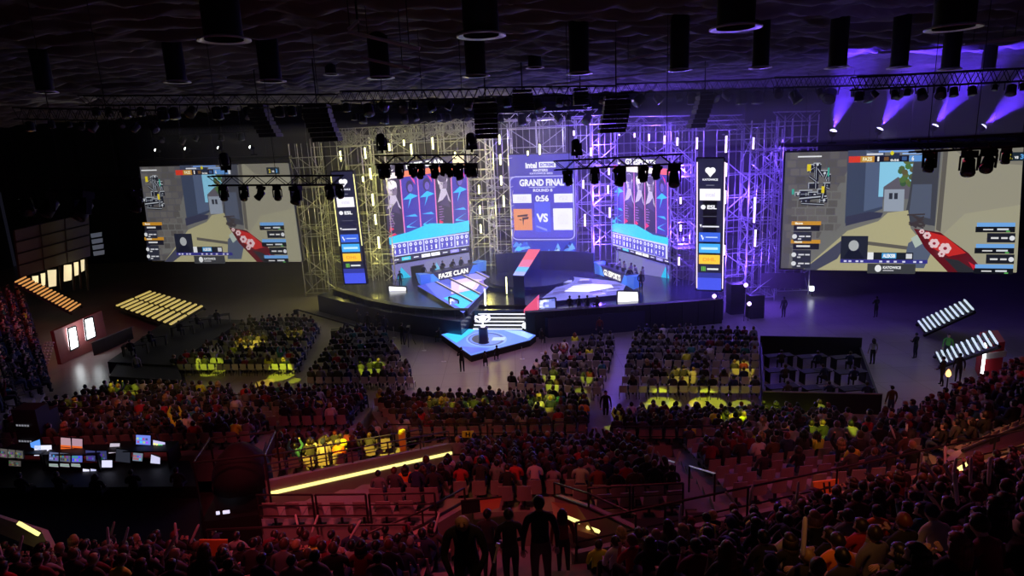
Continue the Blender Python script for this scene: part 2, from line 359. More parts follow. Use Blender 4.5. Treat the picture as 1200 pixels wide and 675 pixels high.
# ---------------------------------------------------------------- game picture on the two side screens
def game(cv, right):
    g = lambda u, v: (u, v)
    R = cv.rect; PL = cv.poly
    R(0, 0, 1, 1, S(112, 112, 110))
    # left stone wall, with courses
    PL([(0, 0), (0.13, 0), (0.28, 0.27), (0.29, 1), (0, 1)], S(88, 86, 92))
    rnd = random.Random(3)
    for j in range(15):
        v = j/15.0; off = rnd.random()*0.05
        for i in range(8):
            u = -0.02+i*0.045+off; w = 0.04
            if u+w > 0.28 or u < 0: continue
            if v < 0.27 and u+w > 0.13+v*0.55: continue
            c = rnd.randint(86, 106); cv.rect(u, v+0.004, u+w, v+0.06, S(c, c-3, c-4), same=(i > 0))
    # shaded lane and houses
    PL([(0.28, 0.40), (0.44, 0.52), (0.44, 1), (0.28, 1)], S(62, 72, 96))
    for k in range(7): PL([(0.29+k*0.022, 0.44+k*.012), (0.30+k*0.022, 0.45+k*.012), (0.30+k*0.020, 1), (0.288+k*0.020, 1)], S(78+k*3, 90+k*4, 118+k*4), same=True)
    PL([(0.36, 0.5), (0.44, 0.54), (0.43, 0.95), (0.36, 1)], S(84, 98, 128))
    PL([(0.42, 0.62), (0.56, 0.62), (0.56, 0.93), (0.42, 0.93)], S(140, 205, 235))
    PL([(0.44, 0.70), (0.50, 0.78), (0.555, 0.72), (0.555, 0.6), (0.44, 0.6)], S(96, 92, 104))
    PL([(0.445, 0.50), (0.53, 0.50), (0.53, 0.68), (0.445, 0.68)], S(150, 160, 176))
    R(0.465, 0.60, 0.48, 0.65, S(50, 54, 66)); R(0.487, 0.60, 0.502, 0.65, S(50, 54, 66))
    for k in range(22):
        cv.disc(0.50+rnd.random()*0.09, 0.72+rnd.random()*0.2, 0.014, 0.025, S(60+rnd.randint(0, 40), 88+rnd.randint(0, 30), 62), 7)
    PL([(0.53, 0.42), (0.66, 0.38), (0.67, 1), (0.60, 1), (0.56, 0.9), (0.545, 0.6)], S(66, 68, 78))
    PL([(0.55, 0.48), (0.64, 0.44), (0.64, 0.72), (0.56, 0.72)], S(84, 92, 112))
    # right pale wall
    PL([(0.66, 0.30), (0.68, 1), (1, 1), (1, 0), (0.72, 0)], S(150, 146, 128))
    PL([(0.665, 0.35), (0.68, 1), (0.70, 1), (0.685, 0.33)], S(96, 92, 86))
    PL([(0.69, 0.30), (0.78, 0.48), (1, 0.55), (1, 0), (0.72, 0)], S(160, 156, 132))
    PL([(0.78, 0.9), (1, 0.86), (1, 1), (0.72, 1)], S(128, 124, 112))
    # sunlit street
    PL([(0.10, 0), (0.29, 0.34), (0.42, 0.42), (0.46, 0.49), (0.545, 0.51), (0.56, 0.36), (0.60, 0.27), (0.68, 0.2), (0.72, 0)], S(176, 170, 132))
    PL([(0.28, 0.38), (0.28, 0.46), (0.38, 0.50), (0.44, 0.49), (0.43, 0.45), (0.34, 0.41)], S(56, 58, 82))
    PL([(0.10, 0), (0.28, 0.28), (0.28, 0.20), (0.25, 0.1), (0.16, 0)], S(70, 72, 92))
    PL([(0.34, 0.26), (0.60, 0.20), (0.60, 0.17), (0.34, 0.23)], S(96, 92, 86))
    for k in range(16): cv.line((0.54+rnd.random()*0.05, 0.36+rnd.random()*0.12), (0.57+rnd.random()*0.05, 0.36+rnd.random()*0.12), 0.006, S(64, 56, 60), 1.8)
    # forearm and the red painted rifle with pale flowers
    PL([(0.53, 0.03), (0.62, 0.03), (0.66, 0.22), (0.60, 0.30), (0.55, 0.24)], S(86, 96, 118))
    PL([(0.56, 0.28), (0.60, 0.33), (0.62, 0.25), (0.58, 0.2)], S(176, 190, 180))
    PL([(0.57, 0.36), (0.68, 0.33), (0.80, 0.16), (0.87, 0.0), (0.72, 0.0), (0.62, 0.2)], S(96, 20, 30))
    PL([(0.62, 0.34), (0.70, 0.30), (0.79, 0.16), (0.72, 0.13), (0.65, 0.20)], S(196, 42, 40))
    PL([(0.70, 0.12), (0.76, 0.10), (0.84, 0.0), (0.76, 0.0)], S(44, 44, 50)); PL([(0.80, 0.09), (0.88, 0.0), (0.83, 0.0)], S(205, 32, 50))
    for (u, v, s) in [(0.625, 0.305, .018), (0.655, 0.24, .024), (0.70, 0.20, .028), (0.60, 0.34, .012), (0.685, 0.155, .016)]:
        for k in range(6):
            t = k*math.pi/3; cv.disc(u+s*.55*math.cos(t), v+s*.95*math.sin(t), s*.42, s*.75, S(228, 196, 200), 7)
        cv.disc(u, v, s*.3, s*.5, S(150, 40, 60), 7)
    # top bar with scores
    R(0.275, 0.905, 0.325, 0.955, S(222, 62, 44)); R(0.325, 0.905, 0.385, 0.955, S(196, 140, 50)); cv.text('FAZE', 0.335, 0.915, 0.375, 0.945, S(250, 246, 200))
    R(0.385, 0.905, 0.53, 0.955, S(26, 26, 46)); cv.text('1', 0.397, 0.912, 0.405, 0.948, S(240, 240, 240)); R(0.425, 0.915, 0.445, 0.945, S(120, 84, 50))
    R(0.45, 0.93, 0.49, 0.975, S(40, 50, 74)); cv.text('0:56', 0.452, 0.91, 0.488, 0.928, S(240, 240, 240)); R(0.50, 0.915, 0.52, 0.945, S(60, 90, 140))
    R(0.53, 0.905, 0.625, 0.955, S(96, 150, 214)); R(0.625, 0.905, 0.64, 0.955, S(230, 234, 240)); cv.text('6', 0.54, 0.912, 0.55, 0.948, S(240, 240, 240))
    R(0.35, 0.963, 0.42, 0.975, S(230, 232, 240)); R(0.40, 0.982, 0.55, 0.995, S(120, 160, 230)); R(0.50, 0.963, 0.58, 0.975, S(150, 185, 240)); cv.disc(0.457, 0.975, .008, .018, S(220, 210, 40), 8)
    R(0.05, 0.955, 0.155, 0.966, S(236, 238, 240))
    # radar
    rq = random.Random(12)
    for (u, v, w, h) in [(.105, .83, .05, .07), (.12, .88, .03, .03), (.15, .80, .035, .05), (.125, .76, .02, .09), (.10, .70, .045, .05), (.06, .63, .06, .06), (.10, .62, .05, .055), (.14, .63, .04, .07), (.165, .70, .03, .05), (.07, .59, .04, .04), (.15, .585, .035, .04), (.04, .64, .025, .035), (.175, .76, .02, .06)]:
        R(u, v, u+w, v+h, S(34, 36, 46)); R(u, v+h-.008, u+w, v+h, S(176, 182, 190)); R(u, v, u+.004, v+h, S(160, 166, 176), True)
        if rq.random() < .6: R(u+w*.5, v, u+w*.5+.004, v+h*.6, S(150, 156, 166)); R(u, v+h*.35, u+w*.7, v+h*.35+.007, S(130, 136, 148), True)
        if rq.random() < .5: cv.disc(u+w*.6, v+h*.5, .006, .011, S(200, 204, 210), 8)
    for (a, c, w) in [((.09, .84), (.13, .88), .004), ((.13, .88), (.16, .80), .006), ((.13, .88), (.13, .70), .005), ((.06, .62), (.18, .64), .012), ((.07, .58), (.17, .57), .006), ((.16, .72), (.19, .70), .006), ((.16, .62), (.17, .74), .008), ((.10, .80), (.13, .76), .005), ((.18, .84), (.17, .78), .005)]:
        cv.line(a, c, w+.006, S(22, 24, 32), 1.8); cv.line(a, c, w*0.45, S(180, 186, 196), 1.8)
    R(.088, .845, .105, .90, S(228, 206, 40)); R(.155, .665, .168, .72, S(228, 206, 40)); R(.178, .80, .186, .87, S(60, 170, 150)); R(.025, .655, .035, .70, S(60, 170, 150))
    # player panels, left (orange team) and right (blue team)
    for k, v in enumerate([0.40, 0.245]):
        R(0.03, v, 0.16, v+0.032, S(206, 146, 46)); R(0.04, v-0.05, 0.155, v, S(30, 30, 44)); R(.055, v-.03, .115, v-.015, S(230, 230, 230))
        cv.text('faze', 0.045, v+.006, 0.08, v+.026, S(255, 250, 230))
    for v in (0.30, 0.145, 0.07):
        R(0.04, v-0.035, 0.12, v+0.045, S(46, 48, 62)); cv.disc(0.045, v+.005, .011, .02, S(226, 228, 232), 10); R(.065, v, .09, v+.012, S(220, 220, 226)); R(.095, v, .115, v+.012, S(220, 220, 226)); R(.06, v-.022, .075, v-.01, S(210, 210, 216))
    for k, v in enumerate([0.39, 0.22, 0.055]):
        R(0.805, v, 0.955, v+0.032, S(112, 168, 230)); R(0.80, v-0.045, 0.955, v, S(20, 22, 30)); R(.83, v-.028, .87, v-.018, S(220, 220, 220)); R(.885, v-.028, .93, v-.014, S(214, 220, 226)); R(.92, v-.042, .935, v-.032, S(90, 180, 90))
    for v in (0.30, 0.13):
        R(0.845, v-0.035, 0.955, v+0.04, S(30, 32, 42)); cv.disc(0.943, v, .011, .02, S(222, 224, 230), 10); R(.86, v-.006, .89, v+.008, S(220, 220, 220)); R(.90, v-.006, .925, v+.008, S(220, 220, 220))
    R(0.90, 0.90, 0.98, 0.965, S(28, 40, 50)); cv.text('2', .912, .912, .925, .95, S(216, 196, 60)); cv.text('3', .955, .912, .968, .95, S(90, 160, 220)); cv.text('vs', .932, .915, .948, .935, S(230, 230, 230))
    # name plate
    R(0.245, 0.12, 0.36, 0.315, S(34, 38, 54)); PL([(0.255, 0.12), (0.28, 0.2), (0.32, 0.2), (0.35, 0.12)], S(20, 24, 44)); cv.disc(0.30, 0.235, .022, .045, S(176, 180, 182), 12)
    R(0.245, 0.09, 0.61, 0.12, S(54, 52, 140)); R(.36, .12, .385, .18, S(238, 240, 244)); R(.385, .12, .55, .18, S(30, 34, 46)); R(.42, .13, .48, .175, S(70, 160, 220)); cv.text('ALEKSIB', .424, .137, .476, .168, S(255, 255, 255))
    R(.52, .13, .545, .17, S(214, 216, 222))
    for u in (.26, .28, .31, .33, .41, .44, .47, .505, .55, .575): R(u, .098, u+.012, .112, S(220, 220, 250))
    R(0.36, 0.005, 0.56, 0.088, S(60, 62, 66)); cv.disc(0.405, 0.048, .014, .03, S(236, 238, 240), 12); cv.text('KATOWICE', 0.425, 0.045, 0.50, 0.068, S(240, 242, 244)); R(.425, .028, .47, .035, S(200, 200, 206))
PICG = picture_mat('side_display_picture', 0.92)
LS = [Q(178, 306, 61.2), Q(355, 306, 58.8), Q(339, 191, 58.8), Q(163, 195, 61.2)]
RS = [Q(914, 315, 49.8), Q(1189, 318.5, 46.2), Q(1197, 172, 46.2), Q(920, 178, 49.8)]
display('video_screen', LS, 'giant left side screen showing a shooter game street with a red rifle', 'screen', lambda c: game(c, False), picture_mat('left_side_display_picture', 0.76), 0.5, group=None)
display('video_screen', RS, 'giant right side screen showing a shooter game street with a red rifle', 'screen', lambda c: game(c, True), PICG, 0.5)
# hanging lines of the side screens
for sc, lb in ((LS, 'left'), (RS, 'right')):
    m = MB()
    a, c = sc[3], sc[2]
    m.bar(a+V(0, .3, .5), c+V(0, .3, .5), 0.16, 6); m.bar(a+V(0, .8, .5), c+V(0, .8, .5), 0.16, 6)
    r = empty('hanging_truss', a, 0, 'black truss carrying the giant %s side screen' % lb, 'truss')
    m.build('chord', M_ALU, r)
    for k in range(5): w = MB(); p = a.lerp(c, (k+.5)/5)+V(0, .5, .5); w.bar(p, V(p.x, p.y, 20), .03); w.build('hanging_wire', M_ALU, r)
# ---------------------------------------------------------------- deck and steps
DZ = 1.6
deck_px = [(372, 346), (455, 366), (540, 377), (556, 364), (619, 363), (642, 373), (735, 366), (848, 353), (836, 334)]
dp = [P(x, y, DZ) for x, y in deck_px]+[V(13, 64.5, DZ), V(9, 70, DZ), V(-13, 71, DZ)]
m = MB(); m.prism([V(p.x, p.y, 0) for p in dp][::-1], (0, 0, DZ)); tag(m.build('stage_deck', mat('stage_floor', (0.035, 0.04, 0.09), 0.22, spec=0.7)), 'dark glossy raised stage deck spanning the back of the arena floor', 'stage')
# black skirts in front of the wings
for pts, lb, h in (([(392, 362), (432, 377), (478, 387), (520, 391), (549, 391)], 'left of', 1.95), ([(617, 396), (660, 393), (716, 389), (790, 384), (846, 379)], 'right of', 2.0)):
    g = [P(x, y, 0) for x, y in pts]
    r = empty('stage_barrier', g[0], 0, 'long black draped barrier in front of the stage, %s the lit steps' % lb, 'barrier')
    m = MB(); t = MB()
    for p, q in zip(g, g[1:]):
        n = V(-(q-p).y, (q-p).x, 0).normalized()*0.5
        m.prism([p, q, q+n, p+n], (0, 0, h)); t.prism([p-n*.1+ZZ*h, q-n*.1+ZZ*h, q+n*1.1+ZZ*h, p+n*1.1+ZZ*h], (0, 0, .06))
        k = int((q-p).length/1.2)
        for i in range(k): c = p.lerp(q, (i+.5)/k)-n*.08; m.bar(c, c+ZZ*h, .05)
    m.build('drape', M_DRAPE, r); t.build('top_rail', M_BLACK, r)
# low front stage with round emblem
lp = [P(x, y, 0.5) for x, y in [(517, 392), (544, 385.5), (611, 387), (628, 393), (621, 398.5), (552, 416.5)]]
r = empty('front_stage', lp[5], 0, 'low blue-lit front stage with a round emblem below the steps', 'stage')
m = MB(); m.prism([V(p.x, p.y, 0) for p in lp][::-1], (0, 0, 0.45)); m.build('base', M_BLACK, r)
cv = Canvas(P(517, 392, .5), P(552, 416.5, .5), P(628, 393, .5), P(560, 384, .5))
def uvof(cv, x, y, z=.5):   # place of a surveyed floor point in the canvas frame (iterative)
    t = P(x, y, z); u = v = .5
    for _ in range(40):
        e = t-cv.pt(u, v, 0); du = cv.pt(u+.01, v, 0)-cv.pt(u, v, 0); dv = cv.pt(u, v+.01, 0)-cv.pt(u, v, 0)
        a, b_, c_, d_ = du.x, dv.x, du.y, dv.y; det = a*d_-b_*c_
        u += .01*(e.x*d_-e.y*b_)/det; v += .01*(a*e.y-c_*e.x)/det
    return (u, v)
F = lambda x, y: uvof(cv, x, y)
out = [F(517, 392), F(544, 385.5), F(611, 387), F(628, 393), F(621, 398.5), F(552, 416.5)]
cv.poly(out, S(96, 130, 235)); cv.poly([F(519, 392), F(545, 386), F(558, 386), F(535, 402)], S(60, 190, 250)); cv.poly([F(590, 387), F(611, 388), F(625, 393), F(619, 397)], S(150, 190, 255))
cv.poly([F(540, 406), F(575, 409), F(552, 415)], S(84, 100, 210))
def ell(cx, cy, rx, ry, col, n=28):
    cv.poly([F(cx+rx*math.cos(2*math.pi*i/n), cy+ry*math.sin(2*math.pi*i/n)) for i in range(n)], col)
ell(570, 398, 24, 9, S(130, 160, 245)); ell(570, 398, 21.5, 7.9, S(70, 82, 150)); ell(569, 398, 19, 6.8, S(104, 128, 214)); ell(563, 398, 10, 5, S(60, 60, 90))
for k in range(5): cv.poly([F(578+k*3, 396), F(581+k*3, 396), F(579+k*3, 400), F(576+k*3, 400)], S(170, 190, 250))
cv.build('led_floor', PICB, r)
# steps
r = empty('stage_steps', P(584, 386, .5), 0, 'flight of five white-lit steps from the front stage to the deck', 'stairs')
ys = [386.3, 381.8, 377.5, 373.2, 368.8, 364.6, 361.2]; n = 6
for k in range(n):
    z0 = .5+(DZ-.5)*k/n; z1 = .5+(DZ-.5)*(k+1)/n; f = k/n
    xa, xb = 554.6+6.6*f, 612+7*f
    a, c = P(xa, ys[k], z0), P(xb, ys[k]+.2, z0); a2, c2 = P(561.2, 359.5, DZ), P(619, 359.8, DZ)
    m = MB(); m.prism([V(a.x, a.y, 0), V(c.x, c.y, 0), V(c2.x, c2.y+.6, 0), V(a2.x, a2.y+.6, 0)], (0, 0, z1)); m.build('step', M_BLACK, r)
    nrm = (c-a).cross(ZZ).normalized()*0.04
    m = MB(); m.hexa([a+nrm+ZZ*.03, c+nrm+ZZ*.03, c+ZZ*.03, a+ZZ*.03], [a+nrm+ZZ*.11, c+nrm+ZZ*.11, c+ZZ*.11, a+ZZ*.11]); m.build('light_strip', mat('step_light', (1, 1, 1), .5, emit=(0.9, 0.92, 1), es=1.5), r)
# trophy on pedestal
c = P(567, 402, .5)
r = empty('trophy', c+ZZ*1.25, 0, 'brightly glowing silver trophy on the dark pedestal in front of the steps', 'trophy')
m = MB(); m.sm = True; m.lathe(c+ZZ*1.27, [(.16, 0), (.18, .05), (.06, .12), (.05, .3), (.18, .42), (.26, .6), (.30, .78), (.27, .8), (.2, .62)], 18); MT = mat('silver_glow', (0.9, 0.9, 1), .25, metal=.6, emit=(.8, .8, 1), es=2.6); m.build('cup', MT, r)  # emission in the silver stands in for the light falling on it
for sx in (-1, 1):
    m = MB(); m.path([c+V(sx*.24, 0, 1.27+.75), c+V(sx*.5, 0, 1.27+.85), c+V(sx*.55, 0, 1.27+.6), c+V(sx*.34, 0, 1.27+.4), c+V(sx*.14, 0, 1.27+.36)], .05, 6); m.build('handle', MT, r)
m = MB(); m.sm = True; m.lathe(c, [(.42, 0), (.42, .06), (.36, .1), (.34, 1.15), (.4, 1.2), (.4, 1.25)], 20)
tag(m.build('pedestal', mat('pedestal_dark', (.05, .05, .09), .3)), 'dark round pedestal under the bright trophy', 'pedestal')
# round floor lamps by the steps
for x, y, lb in ((544.5, 381, 'left'), (615.5, 383, 'right')):
    c = P(x, y+3, .5)
    r = empty('flood_lamp', c, 0, 'round white flood lamp at the %s foot of the lit steps' % lb, 'lamp')
    m = MB(); m.sm = True; m.lathe(c+ZZ*.32, [(.05, -.25), (.2, -.2), (.26, 0)], 16, axis=(0, -1, .2)); m.build('lamp_body', M_BLACK, r)
    m = MB(); m.lathe(c+V(0, -.02, .32), [(.24, 0), (.1, .09), (.02, .1)], 16, axis=(0, -1, .2)); m.build('lens', M_GLOW, r)
    m = MB(); m.bar(c, c+ZZ*.2, .04); m.build('stand', M_BLACK, r)
# ---------------------------------------------------------------- LED floors of the two team platforms
def led_floor(name, corners, label, paint, pm=PICB):
    BL, BR, TR, TL = corners
    r = empty(name, BL, 0, label, 'stage platform')
    m = MB(); m.prism([V(p.x, p.y, DZ) for p in (BL, BR, TR, TL)], (0, 0, min(p.z for p in corners)-DZ-.02)); m.build('base', M_NAVY, r)
    cv = Canvas(*corners); paint(cv); cv.build('led_floor', pm, r); return r
Zp = 1.9
def pl(cv):
    cv.rect(0, 0, 1, 1, S(66, 74, 190)); cv.poly([(0, .12), (.5, .0), (1, .0), (1, .3), (.4, .36), (0, .3)], S(96, 108, 220)); cv.poly([(.55, .05), (.95, .05), (1, .45), (.72, .5)], S(60, 190, 245))
    cv.poly([(.15, .45), (.55, .2), (.8, .55), (.6, .85), (.3, .9)], S(214, 190, 232)); cv.poly([(.35, .5), (.55, .35), (.7, .55), (.55, .75)], S(240, 226, 236)); cv.poly([(.05, .8), (.3, .7), (.9, .92), (.2, .98)], S(150, 140, 214)); cv.poly([(.6, .75), (.95, .62), (1, .95), (.8, .95)], S(120, 90, 200))
    for v in (.24, .46, .68, .90): cv.rect(0.02, v, .98, v+.035, S(26, 20, 40)); cv.rect(0.02, v+.036, .98, v+.046, S(240, 214, 200))
led_floor('team_platform', [P(489, 335, Zp), P(543, 367, Zp), P(581, 327.5, Zp), P(562, 318, Zp)], 'team platform with striped blue and pink lit floor left of the steps', pl)
def pr_(cv):
    cv.rect(0, 0, 1, 1, S(104, 104, 190)); rnd = random.Random(5)
    for k in range(26): u, v = rnd.random()*.85, rnd.random()*.85; cv.poly([(u, v), (u+.16, v+.03), (u+.12, v+.13), (u-.02, v+.09)], S(*rnd.choice([(122, 112, 214), (84, 84, 160), (150, 150, 226), (70, 66, 130), (176, 170, 232)])))
    cv.poly([(.22, .3), (.55, .22), (.86, .42), (.8, .62), (.5, .66), (.26, .56)], S(226, 226, 240)); cv.poly([(.3, .34), (.52, .28), (.78, .44), (.5, .5)], S(252, 250, 240))
    for k in range(4): cv.line((.22, .36+k*.09), (.84, .4+k*.07), .008, S(96, 90, 150))
led_floor('team_platform', [P(628, 355, Zp), P(728, 345, Zp), P(735, 331, Zp), P(668, 324, Zp)], 'team platform with white and violet lit floor right of the steps', pr_, PICB)
# desks
def desk(name, BLx, BRx, z0, h, text, label, side):
    a, c = P(*BLx, z0), P(*BRx, z0); r = empty(name, a, 0, label, 'desk')
    n = (c-a).cross(ZZ).normalized(); n = n if n.dot(CAM-a) > 0 else -n; bk = -V(n.x, n.y, 0)*1.0
    m = MB(); m.prism([a+bk*.1, c+bk*.1, c+bk, a+bk], (0, 0, h-.05)); m.build('body', M_NAVY, r)
    m = MB(); m.prism([a+ZZ*(h-.05), c+ZZ*(h-.05), c+bk*1.1+ZZ*(h-.05), a+bk*1.1+ZZ*(h-.05)], (0, 0, .07)); m.build('desktop', mat('desktop', (.08, .08, .14), .3), r)
    cv = Canvas(a, c, c+ZZ*h*.96, a+ZZ*h*.96); cv.rect(0, 0, 1, 1, S(40, 36, 70)); cv.poly([(0, 0), (.18, 0), (.05, 1), (0, 1)], S(70, 130, 230)); cv.poly([(.8, 0), (1, 0), (1, 1), (.9, 1)], S(60, 110, 220))
    cv.text(text, .16, .2, .78, .82, S(255, 252, 240)); cv.build('front_display', PICB, r)
    for t, s in ((0, -1), (1, 1)):
        p = a.lerp(c, t); d = (c-a).normalized()*s*1.3
        f = MB(); f.add([p, p+d*.9+V(0, 0, -.1), p+d+ZZ*(h*1.15), p+ZZ*h, p+bk, p+bk+d*.6, p+bk+d*.8+ZZ*h*1.2, p+bk+ZZ*h], [(0, 1, 2, 3), (4, 7, 6, 5), (0, 4, 5, 1), (3, 2, 6, 7), (1, 5, 6, 2), (0, 3, 7, 4)]); f.build('side_wedge', mat('blue_wedge', (.1, .25, .8), .3, emit=(.06, .2, .85), es=.55), r)
    return a, c, bk
dl = desk('team_desk', (505, 331), (560, 318.5), Zp, .85, 'FAZE CLAN', 'long blue team desk left of the steps with a row of players behind it', -1)
dr = desk('team_desk', (703, 322), (735, 335), Zp, .95, 'G2 ESPORTS', 'long blue team desk right of the steps with a row of players behind it', 1)
# monitors on desks
for (a, c, bk), lb in ((dl, 'left team'), (dr, 'right team')):
    for k in range(5):
        p = a.lerp(c, (k+.5)/5)+bk*.45+ZZ*.9; d = (c-a).normalized()*.26
        r = empty('monitor', p, 0, 'black gaming monitor on the %s desk, %s from left' % (lb, order[k]), 'monitor', 'monitors on the team desks')
        m = MB(); m.hexa([p-d+ZZ*.1, p+d+ZZ*.1, p+d+bk*.05+ZZ*.1, p-d+bk*.05+ZZ*.1], [p-d+ZZ*.42, p+d+ZZ*.42, p+d+bk*.05+ZZ*.42, p-d+bk*.05+ZZ*.42]); m.build('screen', M_BLACK, r)
        m = MB(); m.bar(p+bk*.02, p+bk*.02+ZZ*.2, .03); m.bar(p+bk*.02, p+bk*.02+ZZ*.02, .12, 8); m.build('stand', M_BLACK, r)
# ---------------------------------------------------------------- raised walkway slab
zt = 4.1
f0, f1 = P(601, 322.5, zt), P(614, 323, zt); k0, k1 = P(620, 292.5, zt-.1), P(634, 292.5, zt-.1)
k0 = f0+(k0-f0).normalized()*13; k1 = f1+(k1-f1).normalized()*13
k0.z = k1.z = zt
r = empty('raised_walkway', V(f0.x, f0.y, DZ), 0, 'tall narrow walkway block with red to blue glowing top behind the steps', 'walkway')
m = MB(); m.hexa([V(p.x, p.y, DZ) for p in (f0, f1, k1, k0)], [V(p.x, p.y, zt-.03) for p in (f0, f1, k1, k0)]); m.build('body', M_NAVY, r)
cv = Canvas(f0, f1, k1, k0); cv.rect(0, 0, 1, .12, S(150, 160, 240)); cv.rect(0, .12, 1, .28, S(90, 170, 245)); cv.rect(0, .28, 1, .55, S(206, 104, 140)); cv.rect(0, .55, 1, 1, S(214, 84, 96)); cv.build('led_top', PICB, r)
# round plinth and curved back wall
c = P(620, 333, DZ)
m = MB(); m.sm = False; m.lathe(V(c.x, c.y+.5, DZ), [(4.4, 0), (4.4, .35), (4.0, .35), (4.0, .5), (0.1, .5)], 48); tag(m.build('round_plinth', M_NAVY), 'glossy dark round plinth under the raised walkway', 'plinth')
g = [V(2.2+8.2*math.cos(t), 59.5+7.6*math.sin(t), DZ+.01) for t in [math.radians(117-8.5*k) for k in range(10)]]; m = MB()
for p, q in zip(g, g[1:]):
    n = V(-(q-p).y, (q-p).x, 0).normalized()*.3; h = 2.0
    m.prism([p, q, q+n, p+n], (0, 0, h))
tag(m.build('curved_stage_wall', M_NAVY), 'curved glossy navy wall behind the round plinth', 'stage wall')
# vertical glowing pillar reflections, imitated by added candle-like emissive poles
for (x, y, h, lb) in [(569, 359, 1.5, 'at the top left of the lit steps'), (594, 345, 1.6, 'in front of the round plinth')]:
    c = P(x, y, DZ); r = empty('reflection_pole', c, 0, 'short glowing pole imitating a reflection '+lb, 'light pole')
    m = MB(); m.lathe(c, [(.12, 0), (.12, .06), (.04, .08)], 10); m.build('base', M_BLACK, r)
    m = MB(); m.bar(c+ZZ*.08, c+ZZ*h, .06, 8); m.build('light_tube', M_YTUBE if x > 590 else M_GLOW, r)
# red wedge beside steps
r = empty('red_wedge', P(620, 366, DZ), 0, 'glowing red triangular wedge at the right side of the lit steps', 'stage decor')
a, c_, d_ = P(614, 367, DZ), P(630, 364, DZ), P(630, 364, DZ)+ZZ*1.15
bkv = V(.2, .8, 0)
m = MB(); m.add([a, c_, d_, a+ZZ*.3, a+bkv, c_+bkv, d_+bkv, a+bkv+ZZ*.3], [(0, 1, 2, 3), (4, 7, 6, 5), (0, 3, 7, 4), (1, 5, 6, 2), (3, 2, 6, 7), (0, 4, 5, 1)]); m.build('panel', mat('red_led', (.5, .05, .1), .4, emit=(.85, .1, .22), es=1.0), r)
# white display boards at the front of the platforms
def wb(cv): cv.rect(0, 0, 1, 1, S(226, 226, 255)); cv.rect(.04, .06, .96, .94, S(246, 246, 250)); cv.rect(.1, .4, .6, .6, S(226, 224, 250))
def gb(cv):
    cv.rect(0, 0, 1, 1, S(120, 130, 210)); rnd = random.Random(9)
    for k in range(9): u, v = rnd.random()*.8, rnd.random()*.8; cv.rect(u, v, u+.2, v+.2, S(*rnd.choice([(180, 190, 250), (90, 100, 190), (215, 220, 255)])))
for (q, d, lb, f, pm) in [(((456, 348), (478, 348.5), (476, 336), (455, 335)), 60.0, 'bright white display board below the left team screen', wb, PICW), (((723, 355), (749, 356), (748, 341.5), (723.5, 341)), 52.0, 'bright white display board below the right team screen', wb, PICW),
                  (((527, 360), (538, 366), (537, 352), (526, 348)), 52.5, 'small mottled display board at the left corner of the lit steps', gb, PICB), (((632, 365), (652, 363), (651, 349), (631, 351)), 51.0, 'small mottled display board behind the red wedge', gb, PICB)]:
    display('display_board', [Q(*p, d) for p in q], lb, 'display', f, pm, .12)
# ---------------------------------------------------------------- centre screen
def centre(cv):
    cv.rect(0, 0, 1, 1, S(74, 70, 176)); cv.rect(0, 0, 1, .19, S(50, 64, 190))
    rnd = random.Random(2)
    for k in range(26):
        u, v = rnd.random()*.9, rnd.random()*.14; w = .05+rnd.random()*.14
        cv.poly([(u, v), (min(1, u+w), v+.02), (min(1, u+w*.6), min(.19, v+.05+rnd.random()*.05))], S(*rnd.choice([(60, 90, 230), (30, 40, 130), (90, 150, 245), (40, 50, 170), (120, 180, 250)])))
    cv.disc(.12, .12, .05, .02, S(80, 200, 245)); cv.poly([(.6, .08), (.75, .1), (.72, .12)], S(190, 220, 255))
    # rounded outline
    def rr(u0, v0, u1, v1, ru, rv, col):
        pts = []
        for cx, cy, t0 in ((u1-ru, v1-rv, 0), (u0+ru, v1-rv, 90), (u0+ru, v0+rv, 180), (u1-ru, v0+rv, 270)):
            for k in range(6): t = math.radians(t0+18*k); pts.append((cx+ru*math.cos(t), cy+rv*math.sin(t)))
        cv.poly(pts, col)
    rr(.02, .205, .98, .80, .09, .05, S(196, 196, 255)); rr(.035, .213, .965, .792, .08, .045, S(70, 66, 190)); rr(.05, .23, .95, .42, .05, .03, S(88, 84, 214))
    cv.rect(.38, .28, .62, .56, S(84, 96, 235))
    cv.text('intel', .27, .87, .44, .925, S(255, 255, 255)); cv.rect(.47, .875, .72, .925, S(250, 250, 255)); cv.text('EXTREME', .49, .885, .70, .915, S(90, 86, 200)); cv.text('MASTERS', .38, .84, .60, .862, S(240, 240, 255)); cv.text('KATOWICE 2023', .33, .815, .67, .832, S(220, 220, 255))
    cv.text('GRAND FINAL', .17, .708, .84, .772, S(255, 255, 250)); cv.rect(.31, .695, .70, .70, S(230, 230, 255)); cv.text('ROUND 8', .37, .655, .66, .682, S(236, 236, 255))
    for u in (.06, .68): cv.rect(u, .555, u+.28, .635, S(246, 246, 255)); cv.text('FAZE' if u < .5 else 'G2', u+.07, .575, u+.21, .615, S(226, 222, 245))
    cv.text('0:56', .40, .565, .60, .625, S(255, 255, 255))
    cv.rect(.06, .30, .34, .50, S(236, 150, 96)); cv.rect(.66, .30, .95, .50, S(250, 250, 252)); cv.text('G2', .72, .35, .90, .45, S(236, 234, 240))
    # angular logo on the orange card
    for p in ([(.12, .44), (.28, .45), (.27, .43), (.12, .425)], [(.19, .42), (.29, .425), (.28, .405), (.21, .40)], [(.19, .42), (.22, .42), (.20, .34)], [(.13, .405), (.18, .405), (.175, .39)]): cv.poly(p, S(60, 36, 40))
    cv.text('VS', .405, .375, .58, .455, S(255, 255, 255)); cv.poly([(.40, .33), (.56, .29), (.56, .31), (.40, .345)], S(150, 160, 255))
